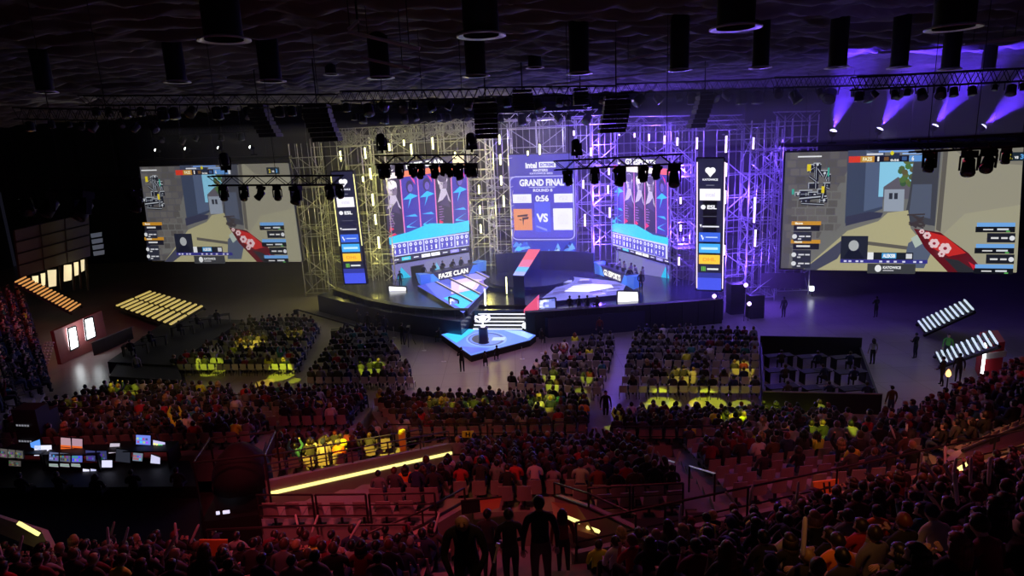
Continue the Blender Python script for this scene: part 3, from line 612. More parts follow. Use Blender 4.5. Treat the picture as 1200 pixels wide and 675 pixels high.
display('centre_screen', [Q(600, 306, 69.5), Q(676, 306, 69), Q(673, 179, 69), Q(594, 181, 69.5)], 'central blue display reading GRAND FINAL, 0:56 and VS above the raised walkway', 'screen', centre, picture_mat('centre_display_picture', 1.15), .4)
# ---------------------------------------------------------------- team screens
def team(cv, left, name):
    # header band
    cv.rect(0, 0, 1, 1, S(58, 48, 120)); cv.rect(0, .90, 1, 1, S(56, 50, 84)); cv.text(name, .28 if left else .22, .92, .72 if left else .75, .98, S(255, 255, 250)); cv.disc(.1, .95, .04, .035, S(250, 240, 240)); cv.disc(.115, .955, .028, .025, S(60, 54, 90))
    cv.rect(0, .84, 1, .90, S(250, 236, 232)); 
    if left: cv.poly([(.2, .84), (1, .84), (1, .90), (.24, .90)], S(255, 128, 88)); cv.rect(.84, .84, .98, .99, S(255, 236, 190))
    else: cv.rect(0, .84, .18, .90, S(240, 60, 60)); cv.poly([(.78, .84), (1, .84), (1, .90), (.8, .90)], S(250, 100, 96))
    for k in range(5):
        u0 = k/5; u1 = u0+.2; dark = (k in (0, 3)) if left else (k in (1, 2, 3))
        cv.rect(u0+.006, .24, u1-.006, .84, S(46, 38, 74) if dark else S(62, 52, 168))
        cx = u0+.1
        if dark:      # greyed portrait: hair, face, shoulders
            cv.disc(cx-.005, .755, .062, .07, S(232, 222, 236), 12); cv.disc(cx+.002, .70, .050, .075, S(198, 184, 204), 12); cv.disc(cx+.022, .70, .03, .06, S(120, 104, 140), 10); cv.disc(cx-.005, .775, .058, .045, S(74, 60, 96) if k % 2 else S(246, 240, 244), 11); cv.disc(cx-.018, .715, .008, .008, S(50, 40, 70), 6); cv.disc(cx+.014, .715, .008, .008, S(50, 40, 70), 6); cv.rect(cx-.016, .665, cx+.012, .672, S(90, 70, 100)); cv.poly([(cx-.03, .64), (cx+.03, .64), (cx+.02, .60), (cx-.02, .60)], S(150, 136, 170))
            cv.poly([(cx-.08, .52), (cx-.03, .66), (cx+.03, .66), (cx+.085, .50), (cx+.03, .56)], S(196, 184, 210)); cv.poly([(cx-.06, .5), (cx+.04, .6), (cx+.07, .45)], S(70, 56, 104))
            for j in range(7): cv.rect(cx-.07, .30+j*.028, cx-.03+.01*(j % 3), .308+j*.028, S(170, 120, 190))
            cv.poly([(cx-.08, .27), (cx-.02, .30), (cx-.07, .33)], S(230, 40, 90))
        else:
            cv.disc(cx, .73, .045, .07, S(40, 34, 90), 10); cv.disc(cx+.006, .715, .03, .045, S(110, 90, 190), 10)
            cv.poly([(u0+.01, .60), (cx, .66), (u1-.01, .62), (cx+.01, .60), (cx-.04, .50), (cx-.01, .60)], S(50, 190, 250))
            cv.poly([(u0+.02, .42), (u1-.03, .40), (u1-.06, .43)], S(60, 180, 245)); cv.poly([(u0+.03, .31), (u1-.02, .37), (u0+.05, .31), (u1-.04, .28), (u0+.03, .295)], S(60, 200, 250)); cv.poly([(cx+.01, .84), (cx+.06, .80), (cx+.07, .74)], S(230, 60, 150))
        cv.rect(u1-.008, .24, u1+.006, .84, S(226, 120, 190))
    if left: cv.poly([(0, .14), (0, .22), (.25, .25), (.5, .31), (.8, .27), (1, .28), (1, .16)], S(50, 200, 240)); cv.poly([(0, .24), (.06, .26), (.1, .24), (.0, .22)], S(235, 40, 90))
    else: cv.poly([(0, .16), (0, .24), (.1, .26), (.45, .29), (.75, .22), (1, .22), (1, .14)], S(50, 200, 240)); cv.poly([(0, .26), (.03, .31), (.05, .29), (.09, .31), (.08, .26)], S(60, 190, 245))
    cv.rect(.02, .0, .99, .15, S(206, 206, 250))
    rnd = random.Random(4 if left else 6)
    for k in range(5):
        u0 = .02+k*.194; cv.rect(u0+.006, .012, u0+.188, .14, S(80, 76, 190))
        for j in range(3):
            cv.disc(u0+.035+j*.058, .112, .019, .02, S(240, 240, 255), 10); cv.disc(u0+.035+j*.058, .112, .009, .009, S(110, 106, 210), 8)
            cv.text(str(rnd.randint(1, 9)), u0+.024+j*.058, .028, u0+.044+j*.058, .075, S(250, 250, 255))
PT = picture_mat('team_display_picture', 1.35)
LT = [Q(457, 301, 65.5), Q(549, 287, 69), Q(545, 180, 69), Q(446.5, 193, 65.5)]
RTm = [Q(720.5, 286, 65.5), Q(787, 303, 60), Q(786, 186, 60), Q(719, 183, 65.5)]
display('team_screen', LT, 'tall team screen with orange header and five portraits, left of centre', 'screen', lambda c: team(c, True, 'FAZE CLAN'), PT, .35)
display('team_screen', RTm, 'tall team screen with red-cornered header and five portraits, right of centre', 'screen', lambda c: team(c, False, 'G2 ESPORTS'), PT, .35)
def sponsor_band(cv, left):
    cv.rect(0, 0, 1, 1, S(64, 60, 110)); cols = [(50, 46, 84), (60, 200, 220), (50, 46, 84), (246, 246, 250), (246, 246, 250), (50, 46, 84), (150, 140, 240), (60, 56, 100)]
    for k, c in enumerate(cols):
        u = .02+k*.122; cv.rect(u, .2, u+.11, .82, S(*c)); cv.rect(u+.025, .42, u+.085, .6, S(230, 230, 240) if sum(c) < 400 else S(180, 180, 200))
display('sponsor_band', [Q(457.5, 309, 65.2), Q(550, 294, 68.7), Q(549, 288.5, 68.7), Q(457, 302.5, 65.2)], 'narrow strip of small coloured logos under the left team screen', 'display', lambda c: sponsor_band(c, True), PICB, .15)
display('sponsor_band', [Q(721.5, 291.5, 65.2), Q(787, 310, 59.7), Q(787, 304.5, 59.7), Q(720.8, 287.5, 65.2)], 'narrow strip of small coloured logos under the right team screen', 'display', lambda c: sponsor_band(c, False), PICB, .15)
def booth_wall(cv, left):
    cv.rect(0, 0, 1, 1, S(128, 124, 190)); 
    if left: cv.poly([(.02, .22), (.12, .85), (.27, .22)], S(50, 200, 245)); cv.poly([(.02, .18), (.15, -.0), (.27, .18)], S(160, 160, 235)); cv.poly([(.3, .0), (.42, .9), (1, .95), (1, 0)], S(140, 138, 186)); cv.poly([(.5, .3), (.56, .8), (.6, .5)], S(120, 200, 240))
    else: cv.poly([(.62, 0), (.55, 1), (1, 1), (1, 0)], S(110, 108, 200)); cv.poly([(.80, .40), (.90, .9), (.99, .40)], S(50, 200, 245)); cv.poly([(.8, .36), (.9, 0), (.99, .34)], S(170, 170, 235)); cv.rect(0, 0, .5, 1, S(130, 132, 176))
display('backdrop_panel', [Q(462, 343, 65.4), Q(553, 320, 69), Q(550, 295, 69), Q(458, 310, 65.4)], 'lilac backdrop panel with a cyan triangle behind the left team desk', 'panel', lambda c: booth_wall(c, True), PIC, .2)
display('backdrop_panel', [Q(722, 322, 65.4), Q(788, 346, 59.9), Q(787, 311, 59.9), Q(721.5, 292.5, 65.4)], 'lilac backdrop panel with a cyan triangle behind the right team desk', 'panel', lambda c: booth_wall(c, False), PIC, .2)
# ---------------------------------------------------------------- sponsor columns
def sponsors(cv, left):
    cv.rect(0, 0, 1, 1, S(32, 32, 58)); cv.rect(0, 0, 1, .10, S(70, 84, 226)); cv.rect(0, .10, 1, .14, S(50, 56, 150))
    cv.disc(.42, .91, .11, .022, S(250, 250, 255), 12); cv.disc(.58, .91, .11, .022, S(250, 250, 255), 12); cv.poly([(.32, .905), (.68, .905), (.5, .86)], S(250, 250, 255))
    cv.text('KATOWICE', .22, .835, .78, .85, S(235, 235, 245)); cv.rect(.35, .80, .65, .803, S(150, 150, 170))
    cv.rect(.12, .69, .88, .775, S(248, 244, 250)); cv.text('intel', .32, .715, .68, .75, S(220, 216, 235))
    cv.disc(.25, .64, .09, .017, S(245, 245, 250)); cv.text('ESL', .40, .625, .75, .655, S(245, 245, 250)); cv.rect(.25, .57, .75, .572, S(120, 120, 140))
    cv.poly([(.12, .51), (.2, .51), (.17, .485)], S(240, 240, 240)); cv.rect(.22, .49, .85, .50, S(225, 225, 235))
    cv.rect(.10, .38, .90, .45, S(58, 100, 220)); cv.poly([(.16, .43), (.22, .43), (.25, .405), (.30, .42), (.25, .39)], S(240, 244, 255)); cv.rect(.35, .41, .8, .418, S(190, 210, 250))
    cv.rect(.10, .295, .90, .365, S(70, 170, 240)); cv.rect(.18, .32, .82, .338, S(190, 230, 255))
    cv.rect(.10, .21, .90, .28, S(246, 198, 60)); cv.text('DHL', .25, .232, .75, .258, S(236, 160, 50))
    for k in range(3): cv.rect(.2+k*.06, .155, .235+k*.06, .19, S(110, 190, 70))
    cv.rect(.42, .165, .85, .178, S(220, 224, 224))
PS = picture_mat('sponsor_display_picture', 1.2)
LC = [Q(404, 333, 55.5), Q(430, 332.5, 55), Q(414, 200, 55), Q(387.5, 201, 55.5)]
RC = [Q(816, 340, 50), Q(846, 341, 49.3), Q(849, 185, 49.3), Q(816.5, 185, 50)]
for c, lb, mt in ((LC, 'left', mat('yellow_edge_light', (1, 1, .7), .5, emit=(1, .92, .3), es=1.5)), (RC, 'right', mat('pink_edge_light', (1, .8, 1), .5, emit=(1, .74, .86), es=1.7))):
    r = display('sponsor_column', c, 'tall narrow %s column display stacked with sponsor logos and glowing edges' % lb, 'display', lambda q: sponsors(q, lb == 'left'), PS, .3)
    for p, q in ((c[0], c[3]), (c[1], c[2])):
        g = p.lerp(q, .02 if lb == 'right' else .35); m = MB(); o = V(0, -.12, 0); m.bar(g+o, p.lerp(q, .97)+o, .038, 6); m.build('edge_light', mt, r)
# ================================================================ SCAFFOLD TOWERS behind and beside the stage
def scaffold(c, w, dp_, h, rz, label, seed):
    rnd = random.Random(seed)
    r = empty('scaffold_tower', c, rz, label, 'scaffold', 'scaffold towers round the stage')
    cs = [(-w/2, -dp_/2), (w/2, -dp_/2), (w/2, dp_/2), (-w/2, dp_/2)]
    for x, y in cs:
        m = MB(); m.bar((x, y, 0), (x, y, h), .06, 5); m.build('upright', M_STEEL, r, True)
    m = MB(); z = 0.4
    while z < h:
        for (a, b_) in zip(cs, cs[1:]+cs[:1]): m.bar((*a, z), (*b_, z), .04, 4)
        z += 1.0 if rnd.random() < .4 else 2.0
    for k in range(1, 4): m.bar((-w/2+w*k/4, -dp_/2, .4), (-w/2+w*k/4, -dp_/2, h), .028, 4)
    m.build('ledger_frame', M_STEEL, r, True)
    m = MB(); z = 0.4; s = 1
    while z+2 < h:
        for (a, b_) in zip(cs, cs[1:]+cs[:1]):
            if rnd.random() < .8:
                p, q = (a, b_) if s > 0 else (b_, a); m.bar((*p, z), (*q, z+2), .045, 4)
        s = -s; z += 2
    m.build('diagonal_brace', M_STEEL, r, True)
    for k in range(2): z = 2+rnd.random()*(h-3); m = MB(); m.box((0, 0, z), (w, dp_, .06)); m.build('deck_board', M_GREY, r, True)
    return r
TW0 = [ # px centre, top py, distance, width, side
 (352, 172, 60, 2.6), (383, 162, 62, 2.6), (418, 150, 60, 2.4), (440, 158, 58, 2.2), (465, 150, 64, 2.6), (498, 148, 65, 2.6), (530, 146, 64, 2.6),
 (561, 148, 60, 2.4), (583, 146, 61, 2.2), (612, 138, 65, 2.6), (645, 136, 65, 2.6), (688, 140, 60, 2.2), (707, 138, 58, 2.2), (735, 142, 61, 2.6), (768, 144, 59, 2.6), (798, 146, 56, 2.2),
 (806, 150, 53, 2.0), (864, 150, 53, 2.4), (893, 152, 52, 2.4), (935, 135, 54, 2.6), (905, 140, 57, 2.6)]
TW = [(px, ty, d+(8 if px < 740 else 5), w*1.12) for px, ty, d, w in TW0]
TW[0] = (357, 168, 67, 2.6)
for i, (px, ty, d, w) in enumerate(TW):
    t = Q(px, ty, d)
    scaffold(V(t.x, d, 0), w, 2.0, t.z, random.uniform(-.25, .25), 'tall scaffold tower lit %s, %s from left round the stage' % ('yellow' if px < 600 else 'violet', (order+['twenty-first'])[i]), i)
# horizontal lattice girders tying the tower tops
def truss(name, a, b, s, label, m=None, group=None, nd=None, r=.045):
    m = m or M_ALU; a = Vector(a); b = Vector(b); d = (b-a); L = d.length; d.normalize()
    side = d.cross(ZZ).normalized()*s/2; up = side.cross(d).normalized()*s/2
    root = empty(name, a, 0, label, 'truss', group)
    for k, (i, j) in enumerate(((-1, -1), (1, -1), (1, 1), (-1, 1))):
        c = MB(); c.bar(a+side*i+up*j, b+side*i+up*j, r, 6); c.build('chord', m, root)
    n = nd or max(2, int(L/s)); c = MB()
    for k in range(n):
        p, q = a.lerp(b, k/n), a.lerp(b, (k+1)/n); sg = 1 if k % 2 else -1
        for sd in (-1, 1):
            c.bar(p+side*sd-up*sg, q+side*sd+up*sg, r*.55, 4); c.bar(p+up*sd-side*sg, q+up*sd+side*sg, r*.55, 4)
    c.build('lacing', m, root); return root
for (x0, y0, x1, y1, d, lb) in [(398, 168, 560, 155, 58, 'lower yellow-lit'), (395, 156, 560, 147, 62, 'upper yellow-lit'), (585, 146, 705, 140, 58, 'lower pale'), (585, 138, 700, 133, 61, 'upper pale'), (725, 150, 870, 146, 53, 'lower violet-lit'), (730, 142, 868, 140, 57, 'upper violet-lit'), (848, 152, 905, 150, 53, 'short violet-lit'), (908, 137, 958, 136, 52, 'short bluish')]:
    d += 7 if x0 < 720 else 4
    truss('lattice_girder', Q(x0, y0, d), Q(x1, y1, d), .8, '%s silver lattice girder across the scaffold tower tops' % lb, M_STEEL, 'girders over the stage')
# coiled cable bundles hung over the girders on the left
for i, (x, y) in enumerate([(407, 162), (440, 157), (468, 156), (492, 154), (507, 151), (522, 150), (545, 147)]):
    c = Q(x, y, 64.5); m = MB(); rnd = random.Random(i)
    for k in range(9):
        R_ = .35+.35*rnd.random(); cx = rnd.uniform(-.9, .9); pts = [c+V(cx+R_*math.cos(t*.7), rnd.uniform(-.1, .1), R_*math.sin(t*.7)*1.1) for t in range(10)]; m.path(pts, .035, 4)
    tag(m.build('cable_coil', mat('pale_cable', (.55, .55, .5), .5)), 'tangled cable coil on the yellow-lit girder, %s from left' % order[i], 'cable', 'cable coils over the girders')
# vertical light tubes among the scaffold
YT = [(399, 176, 188), (399, 183, 190), (428, 172, 187), (434, 196, 210), (437, 226, 242), (440, 250, 264), (444, 276, 292), (456, 167, 178), (473, 163, 172), (482, 168, 184), (507, 160, 176), (556, 160, 170), (585, 157, 170), (586, 180, 194), (587, 205, 218), (590, 228, 243), (561, 216, 228), (562, 240, 252), (563, 262, 274), (533, 177, 186), (425, 206, 214), (632, 168, 182), (618, 176, 183)]
PTB = [(850, 158, 180), (850, 190, 208), (849, 222, 240), (847, 254, 270), (848, 286, 300), (816, 160, 176), (793, 160, 172), (725, 156, 160), (743, 155, 162), (760, 156, 166), (778, 158, 170), (692, 172, 184), (683, 210, 222), (713, 195, 206), (712, 216, 228), (714, 242, 256), (685, 250, 266), (796, 190, 200), (797, 230, 240), (797, 262, 272), (882, 160, 176), (672, 152, 160), (795, 300, 312), (883, 230, 262), (884, 268, 290)]
for lst, mt, lb, dd in ((YT, M_YTUBE, 'yellow-white', 0), (PTB, M_PTUBE, 'violet', 1)):
    for i, (x, y0, y1) in enumerate(lst):
        d = 55.5 if x > 780 else 63.5
        if x in (850, 849, 847, 848): d = 51
        a, c = Q(x, y0, d), Q(x+.6, y1, d); a.x = c.x
        r = empty('light_tube', a, 0, 'vertical %s light tube in the scaffold, %s, %s' % (lb, ('near the top' if y0 < 165 else 'in the upper part' if y0 < 200 else 'in the middle part' if y0 < 250 else 'low down'), (order+['next', 'further', 'outer', 'inner', 'last'])[i % 25]+' along'), 'light tube', lb+' light tubes in the scaffold')
        m = MB(); m.bar(c+ZZ*.08, a-ZZ*.08, .075 if dd else .085, 8); m.build('tube', mt, r)
        m = MB(); m.bar(a-ZZ*.08, a+ZZ*.05, .11, 8); m.bar(c-ZZ*.05, c+ZZ*.08, .11, 8); m.bar(a+V(0, .12, .05), c+V(0, .12, -.05), .04); m.build('holder', M_BLACK, r)
# ================================================================ RIGGING over the audience
M_LENS = mat('lamp_lens', (.10, .10, .12), .12, spec=1.0)
def moving_head_proto():
    r = empty('moving_head_lamp', (0, 0, -50))
    m = MB(); m.box((0, 0, -.10), (.40, .30, .16)); m.bar((0, 0, -.02), (0, 0, .08), .05, 8); m.build('base', M_BLACK, r, True)
    m = MB()
    for s in (-1, 1): m.box((.20*s, 0, -.36), (.05, .14, .40))
    m.box((0, 0, -.19), (.44, .16, .05)); m.build('yoke', M_BLACK, r, True)
    m = MB(); m.sm = True; m.lathe((0, 0, -.46), [(.08, -.26), (.15, -.22), (.16, 0), (.18, .2), (.165, .24)], 16, axis=(0, -.55, -.83)); h = m.build('head', M_BLACK, r, True)
    m = MB(); m.sm = True; m.lathe(V(0, -.55, -.83).normalized()*.215+V(0, 0, -.46), [(.15, 0), (.10, .05), (.02, .07)], 16, axis=(0, -.55, -.83)); m.build('lens', M_LENS, h, True)
    return r
MH = moving_head_proto(); children(MH); MH_USED = [False]
def moving_head(px, py, d, label, group, scale=1.0, rz=None, tilt=0):
    o = MH if not MH_USED[0] else copy_tree(MH); MH_USED[0] = True
    c = Q(px, py, d); o.location = c; o.rotation_euler = (tilt, 0, rz if rz is not None else random.uniform(-.9, .9)); o.scale = (scale,)*3
    return tag(o, label, 'stage lamp', group)
def rod(p, label=None):
    return (V(p.x, p.y, p.z), V(p.x, p.y, 20))
TR = [ # x0,y0,x1,y1,distance,label, heads
 (-12, 216, 160, 215, 19, 'black truss across the dark far left', [(28, 1.25), (57, 1.3), (97, 1.5), (154, 1.1)]),
 (246, 212, 402, 211, 26, 'black truss in front of the left side screen', [(261, 1), (285, 1), (306, 1), (324, 1), (346, 1.3), (386, 1), (397, .9)]),
 (440, 187.5, 560, 186.5, 27, 'black truss in front of the left team screen', [(447, 1), (453, .9), (468, 1), (482, .9), (493, 1), (508, 1), (519, .8), (527, .9), (537, 1.1), (548, .9), (555, .9)]),
 (650, 194, 800, 186, 27, 'black truss in front of the right team screen', [(665, 1.1), (697, 1.1), (726, 1.3), (754, 1.1), (771, 1), (790, 1.5)]),
 (1070, 171, 1215, 163, 19, 'black truss above the right side screen', [(1090, 1.0), (1137, 1.3), (1160, 1.2), (1180, .8)]),
]
for i, (x0, y0, x1, y1, d, lb, hs) in enumerate(TR):
    a, b_ = Q(x0, y0, d), Q(x1, y1, d-1.5 if i == 3 else d)
    r = truss('lighting_truss', a, b_, .36, lb, M_ALU, 'lighting trusses over the audience', nd=max(6, int((b_-a).length/.42)), r=.03)
    for t in (.12, .5, .88): m = MB(); p = a.lerp(b_, t); m.bar(p, V(p.x, p.y, 20), .012, 4); m.build('hanging_wire', M_ALU, r)
    for k, (hx, s) in enumerate(hs):
        t = (hx-x0)/(x1-x0); dd = d+(-1.5*t if i == 3 else 0); y = y0+(y1-y0)*t
        px_m = FPX/(dd+1)
        s *= .82
        moving_head(hx, y+.22*px_m, dd, 'moving head lamp under the %s, %s from left' % (lb.replace('black ', ''), order[k]), 'moving heads under the trusses', s, tilt=random.uniform(-.3, .3))
# upright spot on top of trusses
for (x, y, d, lb) in [(265, 203, 26, 'left side screen'), (448, 180, 27, 'left team screen at its left end'), (553, 179, 27, 'left team screen at its right end'), (676, 186, 27, 'right team screen')]:
    o = moving_head(x, y-3, d, 'moving head lamp on top of truss before the '+lb, 'lamps on top of the trusses', .95); o.rotation_euler = (math.pi, 0, .5)
# speaker arrays
def line_array(px, y0, y1, wpx, d, lean, label):
    t, bt = Q(px, y0, d), Q(px, y1, d); k = wpx/FPX*(t-CAM).dot(FW); h = t.z-bt.z; n = 7
    r = empty('line_array', t, 0, label, 'loudspeaker', 'hanging loudspeaker clusters')
    for i in range(n):
        f = i/n; z = t.z-h*f; off = lean*h*(f**1.3); m = MB()
        m.hexa([V(t.x-k/2+off*.9, d-.5-.25*f, z-h/n+.02), V(t.x+k/2+off*.9, d-.5-.25*f, z-h/n+.02), V(t.x+k/2*.9+off*.9, d+.6, z-h/n+.05), V(t.x-k/2*.9+off*.9, d+.6, z-h/n+.05)],
               [V(t.x-k/2+off*.85, d-.5-.2*f, z), V(t.x+k/2+off*.85, d-.5-.2*f, z), V(t.x+k/2*.9+off*.85, d+.6, z), V(t.x-k/2*.9+off*.85, d+.6, z)])
        m.build('speaker_cabinet', M_BLACK, r)
    m = MB(); m.box((t.x, d, t.z+.15), (k*.9, .8, .12)); m.bar((t.x, d, t.z+.15), (t.x, d, 20), .03); m.build('hanger', M_BLACK, r)
for a in [(569, 122, 163, 27, 33, 0, 'tall black loudspeaker cluster hanging left of the central display top'), (722, 118, 156, 30, 32, -.25, 'leaning black loudspeaker cluster right of the central display top'),
          (372, 128, 167, 30, 33, .35, 'leaning black loudspeaker cluster above the left sponsor column'), (303, 128, 162, 20, 36, .5, 'black loudspeaker cluster above the left side screen'),
          (826, 112, 150, 17, 40, -.4, 'slim black loudspeaker cluster above the right sponsor column'), (612, 110, 131, 24, 38, .1, 'short black loudspeaker box left of the roof girders'), (680, 108, 124, 17, 40, 0, 'small black loudspeaker box over the centre')]:
    line_array(*a)
# rows of lamps on the roof grid
rows_ = [(95, 118, 395, 116, 40, 'over the far left'), (400, 113, 560, 110, 40, 'over the left team'), (560, 108, 720, 106, 42, 'over the centre'), (722, 104, 900, 98, 42, 'over the right team'), (905, 97, 1075, 93, 38, 'before the violet beams'), (20, 133, 190, 136, 34, 'over the left stand'), (400, 127, 700, 128, 52, 'over the stage front'), (180, 155, 290, 150, 52, 'above the left side screen'), (1000, 98, 1230, 86, 30, 'over the right stand')]
par = empty('par_lamp', (0, 0, -50)); m = MB(); m.sm = True; m.lathe((0, 0, -.3), [(.08, -.22), (.17, -.16), (.19, .16), (.2, .2)], 14, axis=(0, -.4, -.9)); m.build('lamp_body', M_BLACK, par, True)
m = MB(); m.lathe(V(0, -.4, -.9).normalized()*.2+V(0, 0, -.3), [(.17, 0), (.1, .03)], 12, axis=(0, -.4, -.9)); m.build('lens', M_LENS, par, True); m = MB(); m.bar((-.22, 0, -.3), (-.22, 0, 0), .02); m.bar((.22, 0, -.3), (.22, 0, 0), .02); m.bar((-.22, 0, 0), (.22, 0, 0), .02); m.build('bracket', M_BLACK, par, True)
children(par); pu = False
for i, (x0, y0, x1, y1, d, lb) in enumerate(rows_):
    a, b_ = Q(x0, y0, d), Q(x1, y1, d)
    r = truss('roof_truss', a, b_, .55, 'dark roof truss hung with small lamps %s' % lb, M_DRAPE, 'roof trusses', nd=30, r=.032)
    n = int((x1-x0)/19); rnd = random.Random(i)
    for k in range(n):
        t = (k+.5+rnd.uniform(-.3, .3))/n; p = a.lerp(b_, t)-ZZ*.28
        o = copy_tree(par) if pu else par; pu = True
        o.location = p; o.rotation_euler = (rnd.uniform(-.6, .5), 0, rnd.uniform(-1.2, 1.2)); s = rnd.uniform(1.0, 1.9)*(.62 if d < 36 else 1); o.scale = (s, s, s)
        tag(o, 'small black lamp under the roof truss %s, %s from left' % (lb, order[k % 20]), 'stage lamp', 'small lamps under the roof trusses')
# slim fluorescent-like bars and pipes under the ceiling
for i, (x0, y0, x1, y1, d) in enumerate([(408, 37, 492, 57, 18), (408, 35, 420, 24, 18), (425, 68, 480, 80, 22), (725, 73, 800, 55, 30), (640, 100, 830, 78, 40), (40, 92, 265, 91, 38), (1130, 52, 1200, 42, 26), (1030, 62, 1200, 46, 30)]):
    a, b_ = Q(x0, y0, d), Q(x1, y1, d); m = MB(); m.bar(a, b_, .05, 6); r = empty('ceiling_pipe', a, 0, 'thin pale pipe under the ceiling cloth, %s from left' % order[i], 'pipe', 'pipes under the ceiling cloth')
    m.build('pipe', mat('pale_pipe', (.5, .48, .52), .4), r)
    for t in (.15, .85): m = MB(); p = a.lerp(b_, t); m.bar(p, p+ZZ*(20-p.z), .015); m.build('hanger', M_BLACK, r)
# valance border behind the roof trusses
m = MB(); a, b_ = Q(120, 108, 66), Q(960, 96, 66)
for k in range(60):
    p, q = a.lerp(b_, k/60), a.lerp(b_, (k+1)/60); o = V(0, .35*(k % 2), 0); m.hexa([p+o, q+V(0, .35*((k+1) % 2), 0), q+V(0, .4+.35*((k+1) % 2), 0), p+o+V(0, .4, 0)], [p+o+ZZ*4, q+V(0, .35*((k+1) % 2), 4), q+V(0, .4+.35*((k+1) % 2), 4), p+o+V(0, .4, 4)])
tag(m.build('roof_border', mat('border_cloth', (.03, .03, .04), .9)), 'long dark border cloth hung under the roof over the stage', 'curtain')
# ================================================================ LIGHT
def lamp_pt(loc, col, power, size=.3, kind='POINT', aim=None, angle=40, blend=.5, name='lamp'):
    l = bpy.data.lights.new(name, kind); l.color = col; l.energy = power
    if kind == 'AREA': l.size = size
    else: l.shadow_soft_size = size
    if kind == 'SPOT': l.spot_size = math.radians(angle); l.spot_blend = blend
    o = bpy.data.objects.new(name, l); COL.objects.link(o); o.location = loc
    if aim is not None: o.rotation_euler = (Vector(aim)-Vector(loc)).to_track_quat('-Z', 'Y').to_euler()
    return o
# scaffold wash: yellow on the left, violet on the right
YEL, VIO, BLU = (1.0, .90, .20), (.17, .07, 1.0), (.16, .12, 1.0)
for (x, y, d, p) in [(400, 250, 57, 260), (395, 300, 57, 130), (437, 210, 56, 420), (437, 300, 56, 260), (480, 165, 60, 420), (530, 165, 60, 380), (572, 190, 58, 420), (572, 250, 58, 380), (570, 285, 58, 200)]:
    lamp_pt(Q(x, y, d+7.5), YEL, p*W_YEL, .25, name='yellow_wash')
for (x, y, d, p) in [(700, 170, 57, 500), (695, 230, 57, 500), (700, 280, 57, 400), (640, 160, 61, 330), (800, 200, 52.5, 420), (800, 280, 52.5, 420), (770, 160, 56, 380), (870, 230, 51, 330), (870, 310, 50.5, 300), (905, 180, 54, 200)]:
    lamp_pt(Q(x, y, d+(7.5 if x < 740 else 4.5)), VIO if x != 640 else (.6, .5, 1), p*W_VIO, .25, name='violet_wash')
# stage front wash and glow on the floor
for (x, y, d, p, c) in [(520, 200, 46, 900, (.75, .72, 1)), (690, 200, 44, 900, (.62, .55, 1)), (600, 230, 44, 500, (.7, .7, 1))]:
    lamp_pt(Q(x, y, d), c, p*W_STG, .5, 'SPOT', Q(x+ (30 if x < 600 else 10), 340, d+13), 60, .8, 'stage_front_spot')
lamp_pt(Q(560, 120, 40), (1, .44, .50), 4600*W_FLR, .6, 'SPOT', P(580, 440, 0), 60, 1.0, 'warm_floor_spot')
lamp_pt(Q(720, 120, 40), (.72, .5, 1), 1500*W_FLR, .6, 'SPOT', P(730, 420, 0), 55, 1.0, 'lavender_floor_spot')
lamp_pt(Q(880, 150, 48), (.3, .2, 1), 1900*W_FLR, .5, 'SPOT', P(870, 372, 0), 70, 1.0, 'blue_floor_spot')
lamp_pt(Q(1040, 150, 36), (.6, .55, 1), 700*W_FLR, .5, 'SPOT', P(1060, 430, 0), 60, 1.0, 'right_floor_spot')
lamp_pt(Q(300, 120, 50), (.75, .9, .85), 260*W_FLR, .6, 'SPOT', P(330, 350, 0), 60, 1.0, 'left_floor_spot')
# roof glow
lamp_pt(V(6, 44, 16.8), (.2, .12, 1), 140*W_ROOF, .5, name='roof_glow'); lamp_pt(V(24, 40, 17.2), (.22, .1, 1), 190*W_ROOF, .4, name='roof_glow')
lamp_pt(V(14, 26, 15.5), (.3, .2, 1), 60*W_ROOF, .5, name='roof_glow'); lamp_pt(V(-14, 30, 14.5), (.75, .6, .75), 36*W_ROOF, .5, name='roof_glow'); lamp_pt(V(0, 14, 15.5), (.5, .4, .7), 22*W_ROOF, .5, name='roof_glow')
lamp_pt(V(30, 47, 18.0), (.2, .06, 1), 200*W_ROOF, .3, name='roof_glow')
